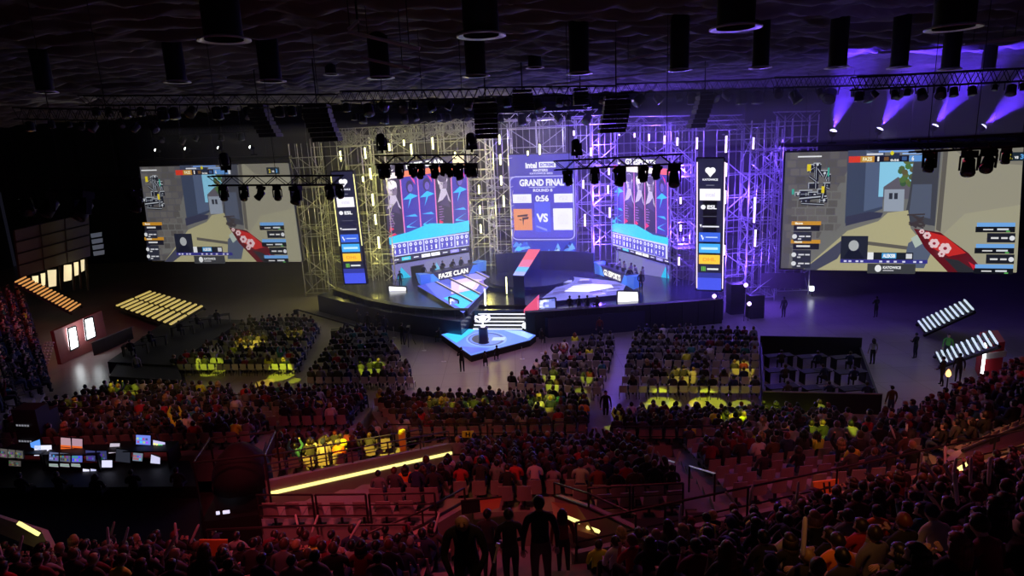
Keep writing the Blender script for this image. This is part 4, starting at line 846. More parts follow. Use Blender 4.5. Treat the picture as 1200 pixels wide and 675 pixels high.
# ---- violet beams: real spot lamps shining up through haze held in the beam's volume
def vol_mat(name, dens, aniso=0.3, col=(1, 1, 1)):
    m = bpy.data.materials.new(name); m.use_nodes = True; nt = m.node_tree; nt.nodes.clear()
    o = nt.nodes.new('ShaderNodeOutputMaterial'); s = nt.nodes.new('ShaderNodeVolumeScatter'); s.inputs['Density'].default_value = dens; s.inputs['Anisotropy'].default_value = aniso; s.inputs['Color'].default_value = (*col, 1)
    nt.links.new(s.outputs[0], o.inputs['Volume']); return m
HZ = vol_mat('thin_haze', HAZE_D, 0.2)
HZB = vol_mat('beam_haze', .035, 0.0)
def beam_lamp(px, py, d, ax, ay, ang, col, power, label, grp, k=1.0):
    c = Q(px, py, d); t = Q(ax, ay, d-1.0); dr = (t-c).normalized()
    r = empty('beam_lamp', c, 0, label, 'stage lamp', grp)
    m = MB(); m.sm = True; m.lathe(c-dr*.42, [(.12*k, 0), (.2*k, .1), (.22*k, .35)], 14, axis=dr); m.build('lamp_body', M_BLACK, r)
    m = MB(); m.lathe(c-dr*.06, [(.2*k, 0), (.12*k, .05), (.02*k, .07)], 14, axis=dr); m.build('lens', mat('beam_lens_'+grp, (1, 1, 1), .3, emit=tuple(min(1, .45+.8*q) for q in col), es=6.0), r)
    m = MB(); m.bar(c-dr*.3-ZZ*.02, c-dr*.3-ZZ*.5, .04); m.bar(c-dr*.3+V(-.25, 0, -.5), c-dr*.3+V(.25, 0, -.5), .05); m.build('bracket', M_BLACK, r)
    lamp_pt(c+dr*.08, col, power, .05, 'SPOT', c+dr*10, ang, .7, 'beam_spot')
    return c, dr
for i, (x, y, ax, ay) in enumerate([(977, 152, 995, 95), (1032, 150, 1072, 85), (1097, 146, 1142, 80), (1154, 147, 1215, 95)]):
    beam_lamp(x, y, 40, ax, ay, 46, (.11, .035, 1), 3000*W_BEAM, 'violet beam lamp shining up above the right side screen, %s from left' % order[i], 'violet beam lamps')
for i, (x, y) in enumerate([(181, 175.5), (216, 174), (254.5, 173), (292, 172)]):
    beam_lamp(x, y, 50, x-38, y-12, 20, (1, .95, .75), 90*W_BEAM, 'small pale beam lamp above the left side screen, %s from left' % order[i], 'pale beam lamps', .6)
def haze_box(name, pts_lo, pts_hi, m, label):
    b = MB(); b.hexa(pts_lo, pts_hi); o = b.build(name, m); return tag(o, label, 'haze', kind='stuff')
haze_box('haze', [V(8, 34, 14.3), V(50, 34, 14.3), V(50, 43, 14.3), V(8, 43, 14.3)], [V(8, 34, 19.0), V(50, 34, 19.0), V(50, 43, 19.0), V(8, 43, 19.0)], HZB, 'violet-lit haze drifting under the roof above the right side screen')
if HAZE_ON:
    haze_box('haze', [V(-26, 46, .05), V(26, 43.5, .05), V(26, 77, .05), V(-26, 77, .05)], [V(-26, 46, 17), V(26, 43.5, 17), V(26, 77, 17), V(-26, 77, 17)], HZ, 'thin haze hanging in the light around the stage and scaffold')
# ================================================================ PEOPLE
SKIN = mat('skin', (.52, .33, .26), .55); SHOE = mat('shoe', (.03, .03, .03), .6)
def skin_body(J, E, root='pelvis', sub=1):
    """one continuous surface grown over a skeleton; J: name -> (x,y,z,r[,r2])"""
    me = bpy.data.meshes.new('b'); names = list(J); idx = {n: i for i, n in enumerate(names)}
    me.from_pydata([J[n][:3] for n in names], [(idx[a], idx[b]) for a, b in E], [])
    o = bpy.data.objects.new('b', me); COL.objects.link(o)
    o.modifiers.new('s', 'SKIN').use_smooth_shade = True
    for n in names:
        sv = me.skin_vertices[0].data[idx[n]]; r = J[n][3]; r2 = J[n][4] if len(J[n]) > 4 else r
        sv.radius = (r, r2); sv.use_root = (n == root)
    if sub:
        m = o.modifiers.new('d', 'SUBSURF'); m.levels = sub; m.render_levels = sub
    dg = bpy.context.evaluated_depsgraph_get(); ev = o.evaluated_get(dg)
    out = bpy.data.meshes.new_from_object(ev); bpy.data.objects.remove(o); bpy.data.meshes.remove(me)
    for p in out.polygons: p.use_smooth = True
    return out
def colour_body(me, J, regions, E):
    """material slot by nearest joint: 0 top, 1 trousers, 2 skin, 3 shoes"""
    while len(me.materials) < 4: me.materials.append(None)
    me.materials[2] = SKIN; me.materials[3] = SHOE
    sg = [(Vector(J[a][:3]), Vector(J[b_][:3]), J[a][3], J[b_][3], regions[a], regions[b_]) for a, b_ in E]
    for p in me.polygons:
        c = p.center; best = (9, 0)
        for a, b_, ra_, rb_, qa, qb in sg:
            d = b_-a; t = min(1, max(0, (c-a).dot(d)/max(1e-9, d.length_squared))); k = (c-a-d*t).length-(ra_+(rb_-ra_)*t)
            if k < best[0]: best = (k, qa if t < .5 else qb)
        p.material_index = best[1]
def add_face(me):
    """eyes, brows and mouth set into the head"""
    c = Vector(me['head']); tn = me['turn']; fw = Vector((math.sin(tn), math.cos(tn), 0)); sd = Vector((math.cos(tn), -math.sin(tn), 0)); bm = bmesh.new(); bm.from_mesh(me)
    for off, up, rx, rz_, mi in ((-.030, .0, .013, .008, 3), (.030, .0, .013, .008, 3), (-.031, .021, .019, .004, 3), (.031, .021, .019, .004, 3), (0, -.070, .024, .006, 3)):
        p = c+sd*off+fw*(.082 if up > -.05 else .088)+Vector((0, 0, up)); n = 8
        vs = [bm.verts.new(p+sd*rx*math.cos(t*2*math.pi/n)+Vector((0, 0, rz_*math.sin(t*2*math.pi/n)))+fw*(.004-abs(off)*.0)) for t in range(n)]
        ct = bm.verts.new(p+fw*.012)
        for t in range(n): f = bm.faces.new((vs[t], vs[(t+1) % n], ct)); f.material_index = mi; f.smooth = True
    bm.to_mesh(me); bm.free(); return me
def fingers(J, E, R_, side, wrist, palm, d, up, curl=.6):
    """palm and five unequal, bent fingers; d: direction of the hand, up: back of the hand"""
    d = Vector(d).normalized(); up = Vector(up).normalized(); s = d.cross(up).normalized()*side
    pv = Vector(palm)
    for k, (o, L) in enumerate(((-.030, .062), (-.010, .075), (.011, .070), (.030, .054))):
        base = pv+d*.035+s*o; mid = base+(d*math.cos(curl*.5)-up*math.sin(curl*.5))*L*.55; tip = mid+(d*math.cos(curl*1.3)-up*math.sin(curl*1.3))*L*.5
        for nm, q, r in (('a', base, .011), ('b', mid, .0095), ('c', tip, .0075)): J['%s%d%s%d' % ('f', k, nm, side)] = (*q, r); R_['%s%d%s%d' % ('f', k, nm, side)] = 2
        E += [('palm%d' % side, 'f%da%d' % (k, side)), ('f%da%d' % (k, side), 'f%db%d' % (k, side)), ('f%db%d' % (k, side), 'f%dc%d' % (k, side))]
    b = pv-d*.01-s*.035; m = b-s*.028+d*.028-up*.01; t = m+d*.028-s*.004-up*.012
    for nm, q, r in (('ta', b, .014), ('tb', m, .011), ('tc', t, .009)): J[nm+str(side)] = (*q, r); R_[nm+str(side)] = 2
    E += [('palm%d' % side, 'ta%d' % side), ('ta%d' % side, 'tb%d' % side), ('tb%d' % side, 'tc%d' % side)]
def seated(lean=0.0, turn=0.0, arms='lap', low=False, nod=0.0, wide=1.0):
    J = {}; R_ = {}; E = []
    def j(n, x, y, z, r, reg, r2=None): J[n] = (x, y, z, r) if r2 is None else (x, y, z, r, r2); R_[n] = reg
    L = lean
    j('pelvis', 0, -.02, .60, .165*wide, 1, .13); j('waist', 0, L*.35, .76, .15*wide, 0, .115); j('chest', 0, L*.7, .95, .165*wide, 0, .125); j('collar', 0, L*.95, 1.07, .10, 0, .085)
    j('neck', 0, L*1.05+.01, 1.13, .055, 2); hx = .03*math.sin(turn)
    j('jaw', hx, L*1.15+.035+nod*.05, 1.19, .068, 2, .075); j('skull', hx, L*1.2+.02+nod*.08, 1.27, .079, 2, .095); j('crown', hx, L*1.2+.01+nod*.10, 1.335, .055, 2, .07)
    E += [('pelvis', 'waist'), ('waist', 'chest'), ('chest', 'collar'), ('collar', 'neck'), ('neck', 'jaw'), ('jaw', 'skull'), ('skull', 'crown')]
    if not low:
        fx, fy = math.sin(turn), math.cos(turn)
        j('nose', hx+fx*.11, J['skull'][1]+fy*.105, 1.235-nod*.02, .016, 2); E.append(('skull', 'nose'))
        for s in (-1, 1): j('ear%d' % s, hx+s*.085*fy, J['skull'][1]-s*.085*fx, 1.25, .014, 2, .022); E.append(('skull', 'ear%d' % s))
    for s in (-1, 1):
        n = str(s)
        j('sh'+n, s*.185*wide, L*.9, 1.03, .068, 0)
        if arms == 'lap': el, wr, pa, d = (s*.26, L*.6+.04, .78), (s*.14, L*.5+.26, .70), (s*.09, L*.5+.33, .70), (-s*.5, 1, 0)
        elif arms == 'phone': el, wr, pa, d = (s*.24, L*.6+.12, .82), (s*.10, L*.5+.30, .92), (s*.07, L*.5+.34, .98), (-s*.2, .3, 1)
        elif arms == 'up': el, wr, pa, d = (s*.30, L*.8+.10, 1.22), (s*.20, L*.8+.16, 1.46), (s*.19, L*.8+.17, 1.54), (0, .1, 1)
        elif arms == 'desk': el, wr, pa, d = (s*.27, L*.6+.12, .80), (s*.20, L*.5+.38, .80), (s*.19, L*.5+.46, .80), (0, 1, 0)
        else: el, wr, pa, d = (s*.24, L*.6+.10, .80), (-s*.02, L*.6+.24, .86+.03*s), (-s*.09, L*.6+.24, .87+.03*s), (-s, 0, 0)
        j('el'+n, *el, .048, 0); j('wr'+n, *wr, .034, 0); j('palm'+n, *pa, .036, 2, .022)
        E += [('collar', 'sh'+n), ('sh'+n, 'el'+n), ('el'+n, 'wr'+n), ('wr'+n, 'palm'+n)]
        if not low: fingers(J, E, R_, s, wr, pa, d, (0, -.3, 1) if arms != 'up' else (0, -1, 0), .7)
        j('hip'+n, s*.09, .02, .575, .10, 1); j('kn'+n, s*.13, .42, .56, .068, 1); j('cf'+n, s*.13, .44, .36, .056, 1); j('an'+n, s*.13, .42, .13, .042, 1); j('ball'+n, s*.14, .55, .055, .042, 3)
        j('heel'+n, s*.13, .41, .06, .042, 3)
        E += [('pelvis', 'hip'+n), ('hip'+n, 'kn'+n), ('kn'+n, 'cf'+n), ('cf'+n, 'an'+n), ('an'+n, 'heel'+n), ('heel'+n, 'ball'+n)]
    me = skin_body(J, E, sub=0 if low else 1); colour_body(me, J, R_, E); me['head'] = (J['skull'][0], J['skull'][1], J['skull'][2]); me['turn'] = turn
    return me if low else add_face(me)
def standing(arms='side', lean=0.0, stride=.0, low=False, turn=0.0, bend=0.0):
    J = {}; R_ = {}; E = []
    def j(n, x, y, z, r, reg, r2=None): J[n] = (x, y, z, r) if r2 is None else (x, y, z, r, r2); R_[n] = reg
    B = bend
    j('pelvis', 0, 0, .95, .155, 1, .12); j('waist', 0, .02+B*.12, 1.10, .14, 0, .115); j('chest', 0, .02+B*.34, 1.32-B*.05, .165, 0, .125); j('collar', 0, .01+B*.46, 1.45-B*.08, .10, 0, .08); j('neck', 0, .02+B*.52, 1.52-B*.12, .056, 2)
    j('jaw', 0, .05+B*.62, 1.58-B*.16, .066, 2, .075); j('skull', 0, .035+B*.66, 1.665-B*.16, .079, 2, .095); j('crown', 0, .025+B*.66, 1.73-B*.16, .055, 2, .07)
    E += [('pelvis', 'waist'), ('waist', 'chest'), ('chest', 'collar'), ('collar', 'neck'), ('neck', 'jaw'), ('jaw', 'skull'), ('skull', 'crown')]
    if not low:
        fx, fy = math.sin(turn), math.cos(turn); c = J['skull']
        j('nose', fx*.11, c[1]+fy*.105, c[2]-.035, .016, 2); E.append(('skull', 'nose'))
        for s in (-1, 1): j('ear%d' % s, s*.085*fy, c[1]-s*.085*fx, c[2]-.02, .014, 2, .022); E.append(('skull', 'ear%d' % s))
    for s in (-1, 1):
        n = str(s); j('sh'+n, s*.195, J['collar'][1], J['collar'][2]-.04, .07, 0)
        cy = J['collar'][1]
        if arms == 'side': el, wr, pa, d = (s*.26, cy-.02, 1.14), (s*.27, cy+.06, .90), (s*.27, cy+.08, .81), (0, .15, -1)
        elif arms == 'hold': el, wr, pa, d = (s*.27, cy+.06, 1.15), (s*.14, cy+.28, 1.16), (s*.08, cy+.33, 1.17), (-s*.4, 1, 0)
        elif arms == 'low': el, wr, pa, d = (s*.26, cy+.04, 1.10), (s*.16, cy+.22, .96), (s*.12, cy+.30, .93), (-s*.3, 1, -.2)
        else: el, wr, pa, d = (s*.25, cy+.08, 1.2), (s*.12, cy+.16, 1.45), (s*.09, cy+.18, 1.53), (0, .2, 1)
        j('el'+n, *el, .048, 0); j('wr'+n, *wr, .034, 0); j('palm'+n, *pa, .036, 2, .022)
        E += [('collar', 'sh'+n), ('sh'+n, 'el'+n), ('el'+n, 'wr'+n), ('wr'+n, 'palm'+n)]
        if not low: fingers(J, E, R_, s, wr, pa, d, (0, 1, .3) if arms == 'side' else (0, -.3, 1), .7)
        st = s*stride
        j('hip'+n, s*.09, 0, .90, .10, 1); j('kn'+n, s*.10, st*.5+.02, .50, .065, 1); j('cf'+n, s*.10, st*.8-.01, .33, .058, 1); j('an'+n, s*.11, st, .11, .04, 1); j('heel'+n, s*.11, st-.03, .05, .042, 3); j('ball'+n, s*.12, st+.13, .045, .04, 3)
        E += [('pelvis', 'hip'+n), ('hip'+n, 'kn'+n), ('kn'+n, 'cf'+n), ('cf'+n, 'an'+n), ('an'+n, 'heel'+n), ('heel'+n, 'ball'+n)]
    me = skin_body(J, E, sub=0 if low else 1); colour_body(me, J, R_, E); me['head'] = (J['skull'][0], J['skull'][1], J['skull'][2]); me['turn'] = turn
    return me if low else add_face(me)
def hair_mesh(kind, low=False):
    """hair around a head centred on the origin, face towards +y"""
    m = MB(); m.sm = True; nu, nv = (8, 4) if low else (18, 9); ax, ay, az = .092, .112, .105
    rings = []
    for i in range(nv+1):
        ph = math.pi*.5*(1-i/nv*1.55); r_ = max(.02, math.cos(ph)); z = math.sin(ph)
        rings.append([(ax*r_*math.cos(2*math.pi*k/nu), ay*r_*math.sin(2*math.pi*k/nu), az*z) for k in range(nu)])
    vs = [v for q in rings for v in q]; fs = []
    for i in range(nv):
        for k in range(nu):
            a, b_, c, d = i*nu+k, (i+1)*nu+k, (i+1)*nu+(k+1) % nu, i*nu+(k+1) % nu
            cx = [sum(vs[q][t] for q in (a, b_, c, d))/4 for t in range(3)]
            if cx[1] > .035 and cx[2] < .055: continue
            if cx[2] < -.02 and cx[1] > -.01: continue
            fs.append((a, b_, c, d))
    rnd = random.Random(len(kind)*7)
    vs = [(x*(1+rnd.uniform(-.05, .06)), y*(1+rnd.uniform(-.05, .06)), z*(1+rnd.uniform(-.03, .06))) for x, y, z in vs]
    m.add(vs, fs)
    n = 6 if low else 10
    if kind == 'long':      # falls over the back and shoulders
        for k in range(n):
            t = math.pi*(1.02+.96*k/(n-1)); x, y = .085*math.cos(t), .098*math.sin(t)
            m.bar((x, y, .02), (x*1.15, y*1.05-.01, -.13), .036, 6, .036); m.bar((x*1.15, y*1.05-.01, -.12), (x*1.25, y*1.0-.03, -.25), .036, 6, .022)
    if kind == 'bun': m.lathe((0, -.12, .05), [(.01, -.045), (.04, -.02), (.045, .01), (.02, .04)], 10)
    if kind == 'cap':
        m.add([(x, y+.0, z) for x, y, z in [(-.075, .075, .055), (.075, .075, .055), (.06, .175, .04), (-.06, .175, .04), (-.075, .075, .068), (.075, .075, .068), (.06, .175, .05), (-.06, .175, .05)]], [(3, 2, 1, 0), (4, 5, 6, 7), (0, 1, 5, 4), (1, 2, 6, 5), (2, 3, 7, 6), (3, 0, 4, 7)])
    return m.mesh('hair_'+kind)
rnd = random.Random(11)
SV = [seated(0, 0, 'lap'), seated(.05, .3, 'phone'), seated(.10, 0, 'cross'), seated(-.03, -.4, 'cross'), seated(.14, 0, 'lap', nod=.5), seated(0, .5, 'lap', wide=1.12), seated(.03, -.2, 'phone', wide=1.08), seated(0, 0, 'up')]
SVL = [seated(0, 0, 'lap', True), seated(.08, 0, 'phone', True), seated(.12, 0, 'cross', True), seated(0, 0, 'up', True)]
SDL = [standing('side', low=True), standing('low', low=True, stride=.12)]
HAIRS = {k: hair_mesh(k) for k in ('short', 'long', 'bun', 'cap')}; HAIRL = {k: hair_mesh(k, True) for k in ('short', 'long', 'bun', 'cap')}
TOPS = [('black jacket', (.012, .012, .014), 20), ('dark hoodie', (.03, .03, .035), 16), ('charcoal shirt', (.06, .06, .065), 12), ('navy jumper', (.02, .03, .09), 9), ('grey hoodie', (.16, .16, .17), 9), ('maroon jumper', (.16, .02, .03), 6), ('brown jacket', (.09, .05, .03), 5), ('olive jacket', (.07, .08, .04), 4), ('pale grey shirt', (.34, .32, .32), 4), ('white shirt', (.62, .60, .60), 3), ('red hoodie', (.45, .03, .04), 1.5), ('teal shirt', (.03, .16, .16), 2)]
HC = [('dark brown', (.025, .015, .01), 10), ('black', (.008, .008, .008), 10), ('light brown', (.10, .055, .025), 5), ('blond', (.36, .24, .10), 2), ('auburn', (.16, .04, .015), 1)]
for n_, c_, w_ in TOPS: mat('cloth_'+n_, c_, .9)
for n_, c_, w_ in HC: mat('hair_'+n_, c_, .45)
for n_, c_ in (('orange t-shirt', (1.0, .30, .03)), ('yellow vest', (.75, .85, .05)), ('green jacket', (.12, .45, .08))): mat('cloth_'+n_, c_, .85)
M_TR = [mat('trousers_dark', (.02, .02, .03), .9), mat('trousers_denim', (.04, .06, .13), .9)]
def pick(lst, r): return r.choices(lst, [q[2] for q in lst])[0]
MASS = {}
CROWD = MB(); 
def body_into(mb, me, M, mats4):
    """merge a figure into the far crowd"""
    b0 = len(mb.v); co = [M@v.co for v in me.vertices]; mb.v += [tuple(v) for v in co]
    for q in mats4:
        if q not in mb.mats: mb.mats.append(q)
    ix = [mb.mats.index(q) for q in mats4]
    for p in me.polygons: mb.f.append([b0+i for i in p.vertices]); mb.mi.append(ix[p.material_index if len(mats4) > 1 else 0]); mb.smooth.append(True)
def look(r):
    t = pick(TOPS, r); h = pick(HC, r); k = r.choices(['short', 'long', 'bun', 'cap'], [60, 22, 5, 13])[0]
    if k == 'cap': ht = 'in a cap'; hm = r.choice([MATS['cloth_black jacket'], MATS['cloth_navy jumper'], MATS['cloth_maroon jumper'], MATS['cloth_grey hoodie']])
    else: ht = 'with %s %s' % ({'short': 'short', 'long': 'long', 'bun': 'tied'}[k], h[0]+' hair'); hm = MATS['hair_'+h[0]]
    return t, k, ht, hm
def person(pos, rz, label, group, me, top, trousers, hair=None, hairm=None, s=1.0, name='person'):
    o = bpy.data.objects.new(name, me); COL.objects.link(o); o.location = pos; o.rotation_euler = (0, 0, rz); o.scale = (s, s, s)
    for i, m_ in ((0, top), (1, trousers), (2, SKIN), (3, SHOE)): o.material_slots[i].link = 'OBJECT'; o.material_slots[i].material = m_
    tag(o, label, 'person', group)
    if hair:
        h = bpy.data.objects.new('cap' if hair == 'cap' else 'hair', HAIRS[hair]); COL.objects.link(h); h.parent = o; c = me['head']; h.location = (c[0], c[1]-.005, c[2]+.0); h.rotation_euler = (0, 0, -me['turn'])
        if len(HAIRS[hair].materials) == 0: HAIRS[hair].materials.append(None)
        h.material_slots[0].link = 'OBJECT'; h.material_slots[0].material = hairm
    return o
# ---------------------------------------------------------------- chairs
M_SEAT = mat('seat_plastic', (.33, .27, .26), .5, spec=.4); M_FOLD = mat('chair_fabric', (.44, .44, .42), .8); M_WSEAT = mat('white_seat', (.62, .6, .58), .6)
def chair_parts(kind):
    s = MB(); 
    if kind == 'arena':
        s.hexa([(-.22, -.20, .40), (.22, -.20, .40), (.22, .22, .42), (-.22, .22, .42)], [(-.22, -.20, .425), (.22, -.20, .425), (.22, .22, .445), (-.22, .22, .445)])
        b = MB(); b.sm = False
        n = 6
        for k in range(n):
            x0, x1 = -.225+.45*k/n, -.225+.45*(k+1)/n; c = lambda x: -.245-.05*(1-(x/.225)**2)
            b.hexa([(x0, c(x0)-.02, .40), (x1, c(x1)-.02, .40), (x1, c(x1)+.01, .40), (x0, c(x0)+.01, .40)], [(x0*.9, c(x0)-.09, .93-.03*abs(x0)/.22), (x1*.9, c(x1)-.09, .93-.03*abs(x1)/.22), (x1*.9, c(x1)-.06, .93-.03*abs(x1)/.22), (x0*.9, c(x0)-.06, .93-.03*abs(x0)/.22)])
        l = MB(); l.box((0, -.05, .2), (.06, .08, .40)); l.box((0, -.05, .015), (.30, .2, .03))
        return [('seat', s, M_SEAT), ('backrest', b, M_SEAT), ('pedestal', l, M_RAIL)]
    s.box((0, 0, .42), (.44, .42, .04)); b = MB(); b.box((0, -.25, .66), (.44, .045, .40)); l = MB()
    for x in (-.2, .2): l.bar((x, .18, 0), (x, .18, .41), .015, 5); l.bar((x, -.25, 0), (x, -.22, .41), .015, 5); l.bar((x, -.22, .41), (x, -.25, .84), .015, 5)
    return [('seat', s, M_FOLD), ('backrest', b, M_FOLD), ('leg_frame', l, M_RAIL)]
CH = {}
for k in ('arena', 'floor'):
    CH[k] = [(n, q.mesh('chair_%s_%s' % (k, n), m_), m_, q) for n, q, m_ in chair_parts(k)]
CHAIRS = MB()
def chair_into(mb, kind, M, mseat=None):
    for n, me, m_, q in CH[kind]:
        mb.use(mseat if (mseat and n != 'pedestal' and n != 'leg_frame') else m_); mb.add([M@Vector(v) for v in q.v], q.f)
def chair(pos, rz, label, group, kind, mseat=None):
    r = empty('arena_seat' if kind == 'arena' else 'folding_chair', pos, rz, label, 'chair', group)
    for n, me, m_, q in CH[kind]:
        o = bpy.data.objects.new(n, me); COL.objects.link(o); o.parent = r
        if mseat and n in ('seat', 'backrest'): o.material_slots[0].link = 'OBJECT'; o.material_slots[0].material = mseat
    return r
# ---------------------------------------------------------------- seating blocks
ORD = ['first', 'second', 'third', 'fourth', 'fifth', 'sixth', 'seventh', 'eighth', 'ninth', 'tenth', 'eleventh', 'twelfth', 'thirteenth', 'fourteenth', 'fifteenth', 'sixteenth', 'seventeenth', 'eighteenth', 'nineteenth', 'twentieth']
TENS = ['', '', 'twenty', 'thirty', 'forty', 'fifty', 'sixty']
def ordn(i):
    if i < 20: return ORD[i]
    t, u = divmod(i+1, 10)
    return TENS[t]+'-'+ORD[u-1] if u else TENS[t][:-1]+'ieth'
SLOTS = []
def block(name, FL, FR, BR, BL, rows, kind, occ, sp=.56, riser=True, taken=None, seed=0, mass=None, seatm=None, drop=None):
    """four surveyed floor corners; rows run from front (stage side) to back"""
    rnd = random.Random(seed+5); FL, FR, BR, BL = [P(*q) if not isinstance(q, Vector) else q for q in (FL, FR, BR, BL)]
    lines = []
    for i in range(rows):
        f = i/(rows-1) if rows > 1 else 0
        a, b_ = FL.lerp(BL, f), FR.lerp(BR, f); lines.append((a, b_))
    if riser:
        m = MB()
        for i, (a, b_) in enumerate(lines):
            if i+1 < rows: an, bn = lines[i+1]
            else: an, bn = a+(a-lines[i-1][0]), b_+(b_-lines[i-1][1])
            o = V(0, .42, 0); oa = (a-an); oa.z = 0; oa = oa.normalized()*.62
            ob = (b_-bn); ob.z = 0; ob = ob.normalized()*.62
            base = min(a.z, b_.z)-1.2
            p0, p1, p2, p3 = a+oa, b_+ob, bn+ob, an+oa
            e = (p1-p0).normalized()*.35; p0 = p0-e; p3 = p3-e; p1 = p1+e; p2 = p2+e
            for q in (p2, p3): q.z = 0
            m.hexa([V(p0.x, p0.y, max(-.2, base)), V(p1.x, p1.y, max(-.2, base)), V(p2.x, p2.y, max(-.2, base)), V(p3.x, p3.y, max(-.2, base))], [V(p0.x, p0.y, a.z), V(p1.x, p1.y, b_.z), V(p2.x, p2.y, b_.z), V(p3.x, p3.y, a.z)])
        tag(m.build('floor_tier', M_CONC), kind='structure')
    for i, (a, b_) in enumerate(lines):
        L = (b_-a).length; n = max(1, int(L/sp)); back = (BL+BR)/2-(FL+FR)/2
        d = (b_-a).normalized(); fc = ZZ.cross(d)
        if fc.dot(V(back.x, back.y, 0)) > 0: fc = -fc
        rz = math.atan2(-fc.x, fc.y)
        for k in range(n):
            p = a.lerp(b_, (k+.5)/n)
            if drop and drop(i, k, n, rows): continue
            q = proj(p+ZZ*.9)
            if not (-25 < q[0] < 1225 and -10 < q[1] < 705 and q[2] > 2.6): continue
            o = occ(i, k, n, rows) if callable(occ) else occ
            SLOTS.append(dict(p=p, rz=rz, row=i, seat=k, block=name, kind=kind, taken=rnd.random() < o, depth=q[2], px=q[0], py=q[1], seatm=seatm))
fl = 'floor'
block('left floor block', (292, 386, 0), (376, 388, 0), (349, 439, 0), (202, 439, 0), 9, fl, .80, riser=False, seed=1)
block('floor block beside the crane', (396, 402, 0), (452, 398, 0), (488, 455, 0), (362, 455, 0), 8, fl, .86, riser=False, seed=2)
block('middle floor block', (668, 412, 0), (722, 410, 0), (706, 468, 0), (596, 462, 0), 7, fl, .88, riser=False, seed=3)
block('right floor block', (744, 402, 0), (888, 404, 0), (890, 467, 0), (724, 466, 0), 8, fl, lambda i, k, n, r: .92 if i < 5 else .55, riser=False, seed=4)
ar = 'arena'
block('far left side stand', (22, 352, 3.0), (50, 462, 1.4), (-60, 510, 5.2), (-70, 350, 6.0), 7, ar, .7, seed=5)
block('left lower tier', (118, 470, .35), (430, 478, .35), (410, 503, 1.5), (-5, 512, 1.9), 6, ar, lambda i, k, n, r: .35 if (i > 3 and .55 < k/n < .8) else .9, seed=6)
block('tier above the control desk', (-20, 519, 2.1), (312, 510, 1.9), (300, 524, 2.5), (-20, 533, 2.6), 3, ar, .85, seed=7)
block('yellow-lit ramp block', (328, 536, 1.3), (478, 524, 1.3), (425, 548, 2.0), (322, 557, 2.0), 4, ar, .98, seed=8)
block('centre lower tier', (440, 481, .2), (690, 482, .2), (690, 514, 1.3), (468, 518, 1.3), 6, ar, .88, seed=9)
block('right lower tier', (720, 500, .2), (968, 500, .2), (1012, 520, 1.3), (716, 520, 1.3), 6, ar, .86, seed=10)
block('centre stand', (550, 545, 1.7), (735, 540, 1.6), (800, 592, 4.1), (332, 598, 4.1), 10, ar, lambda i, k, n, r: .97 if i < 7 else .9, seed=11)
block('right middle stand', (800, 534, 1.6), (1068, 506, 1.6), (1075, 568, 4.5), (850, 592, 4.3), 8, ar, lambda i, k, n, r: .12 if (i > 4 and k/n < .55) else .8, seed=12)
block('far right side stand', (1058, 512, 1.6), (1212, 440, 1.6), (1240, 486, 4.0), (1110, 548, 3.8), 7, ar, .75, seed=13)
block('empty row left of stair opening', (312, 615, 4.4), (520, 612, 4.4), (520, 612.5, 4.4), (312, 615.5, 4.4), 1, ar, .0, sp=.62, riser=False, seed=14)
block('empty row right of stair opening', (693, 606, 4.4), (800, 600, 4.4), (800, 600, 4.4), (693, 606, 4.4), 1, ar, .0, sp=.62, riser=False, seed=15)
# near stand: straight parallel rows climbing towards the camera
ra, rb = P(672, 652, 5.5), P(1235, 527, 5.5); dd = (rb-ra); dd.z = 0; dd.normalize(); bk = V(dd.y, -dd.x, 0)
ra2 = ra+bk*.9-ZZ*.35; rb2 = rb+dd*3+bk*.9-ZZ*.35; N2 = 19
a3 = ra2+bk*.78*(N2-1)+ZZ*.465*(N2-1); b3 = rb2+bk*.78*(N2-1)+ZZ*.465*(N2-1)
block('near right stand', ra2, rb2, b3, a3, N2, ar, .93, sp=.55, seed=16)
la, lb_ = P(-30, 690, 4.0), P(520, 676, 4.6); e = (lb_-la); e.z = 0; e.normalize(); bl = V(e.y, -e.x, 0)
block('near left stand', la, lb_, lb_+bl*3.9+ZZ*2.1, la+bl*3.9+ZZ*2.1, 6, ar, .93, sp=.55, seed=17)
# ---------------------------------------------------------------- fill the seats
def hides_strip(s):      # seats stop short of the ramp with the light strip
    x, y, _ = proj(s['p']+ZZ*1.4); return s['block'] == 'centre stand' and x < 532 and y < 579-(x-330)*.226-7
SLOTS = [s for s in SLOTS if not hides_strip(s)]
VL = [Q(545, 588, 17.4), Q(496, 616, 15.8), Q(405, 655, 14.6)]
VR = [Q(650, 582, 17.0), Q(690, 596, 15.6), Q(745, 622, 14.5)]
def near_line(p, pts, w):
    for a, b_ in zip(pts, pts[1:]):
        a2, d = V(a.x, a.y, 0), V(b_.x-a.x, b_.y-a.y, 0); q = V(p.x, p.y, 0); t = min(1, max(0, (q-a2).dot(d)/d.length_squared))
        if (q-a2-d*t).length < w: return True
    return False
SLOTS = [s for s in SLOTS if not (near_line(s['p'], VL, .75) or near_line(s['p'], VR, .75))]
SLOTS.sort(key=lambda s: s['depth'])
OVR = []
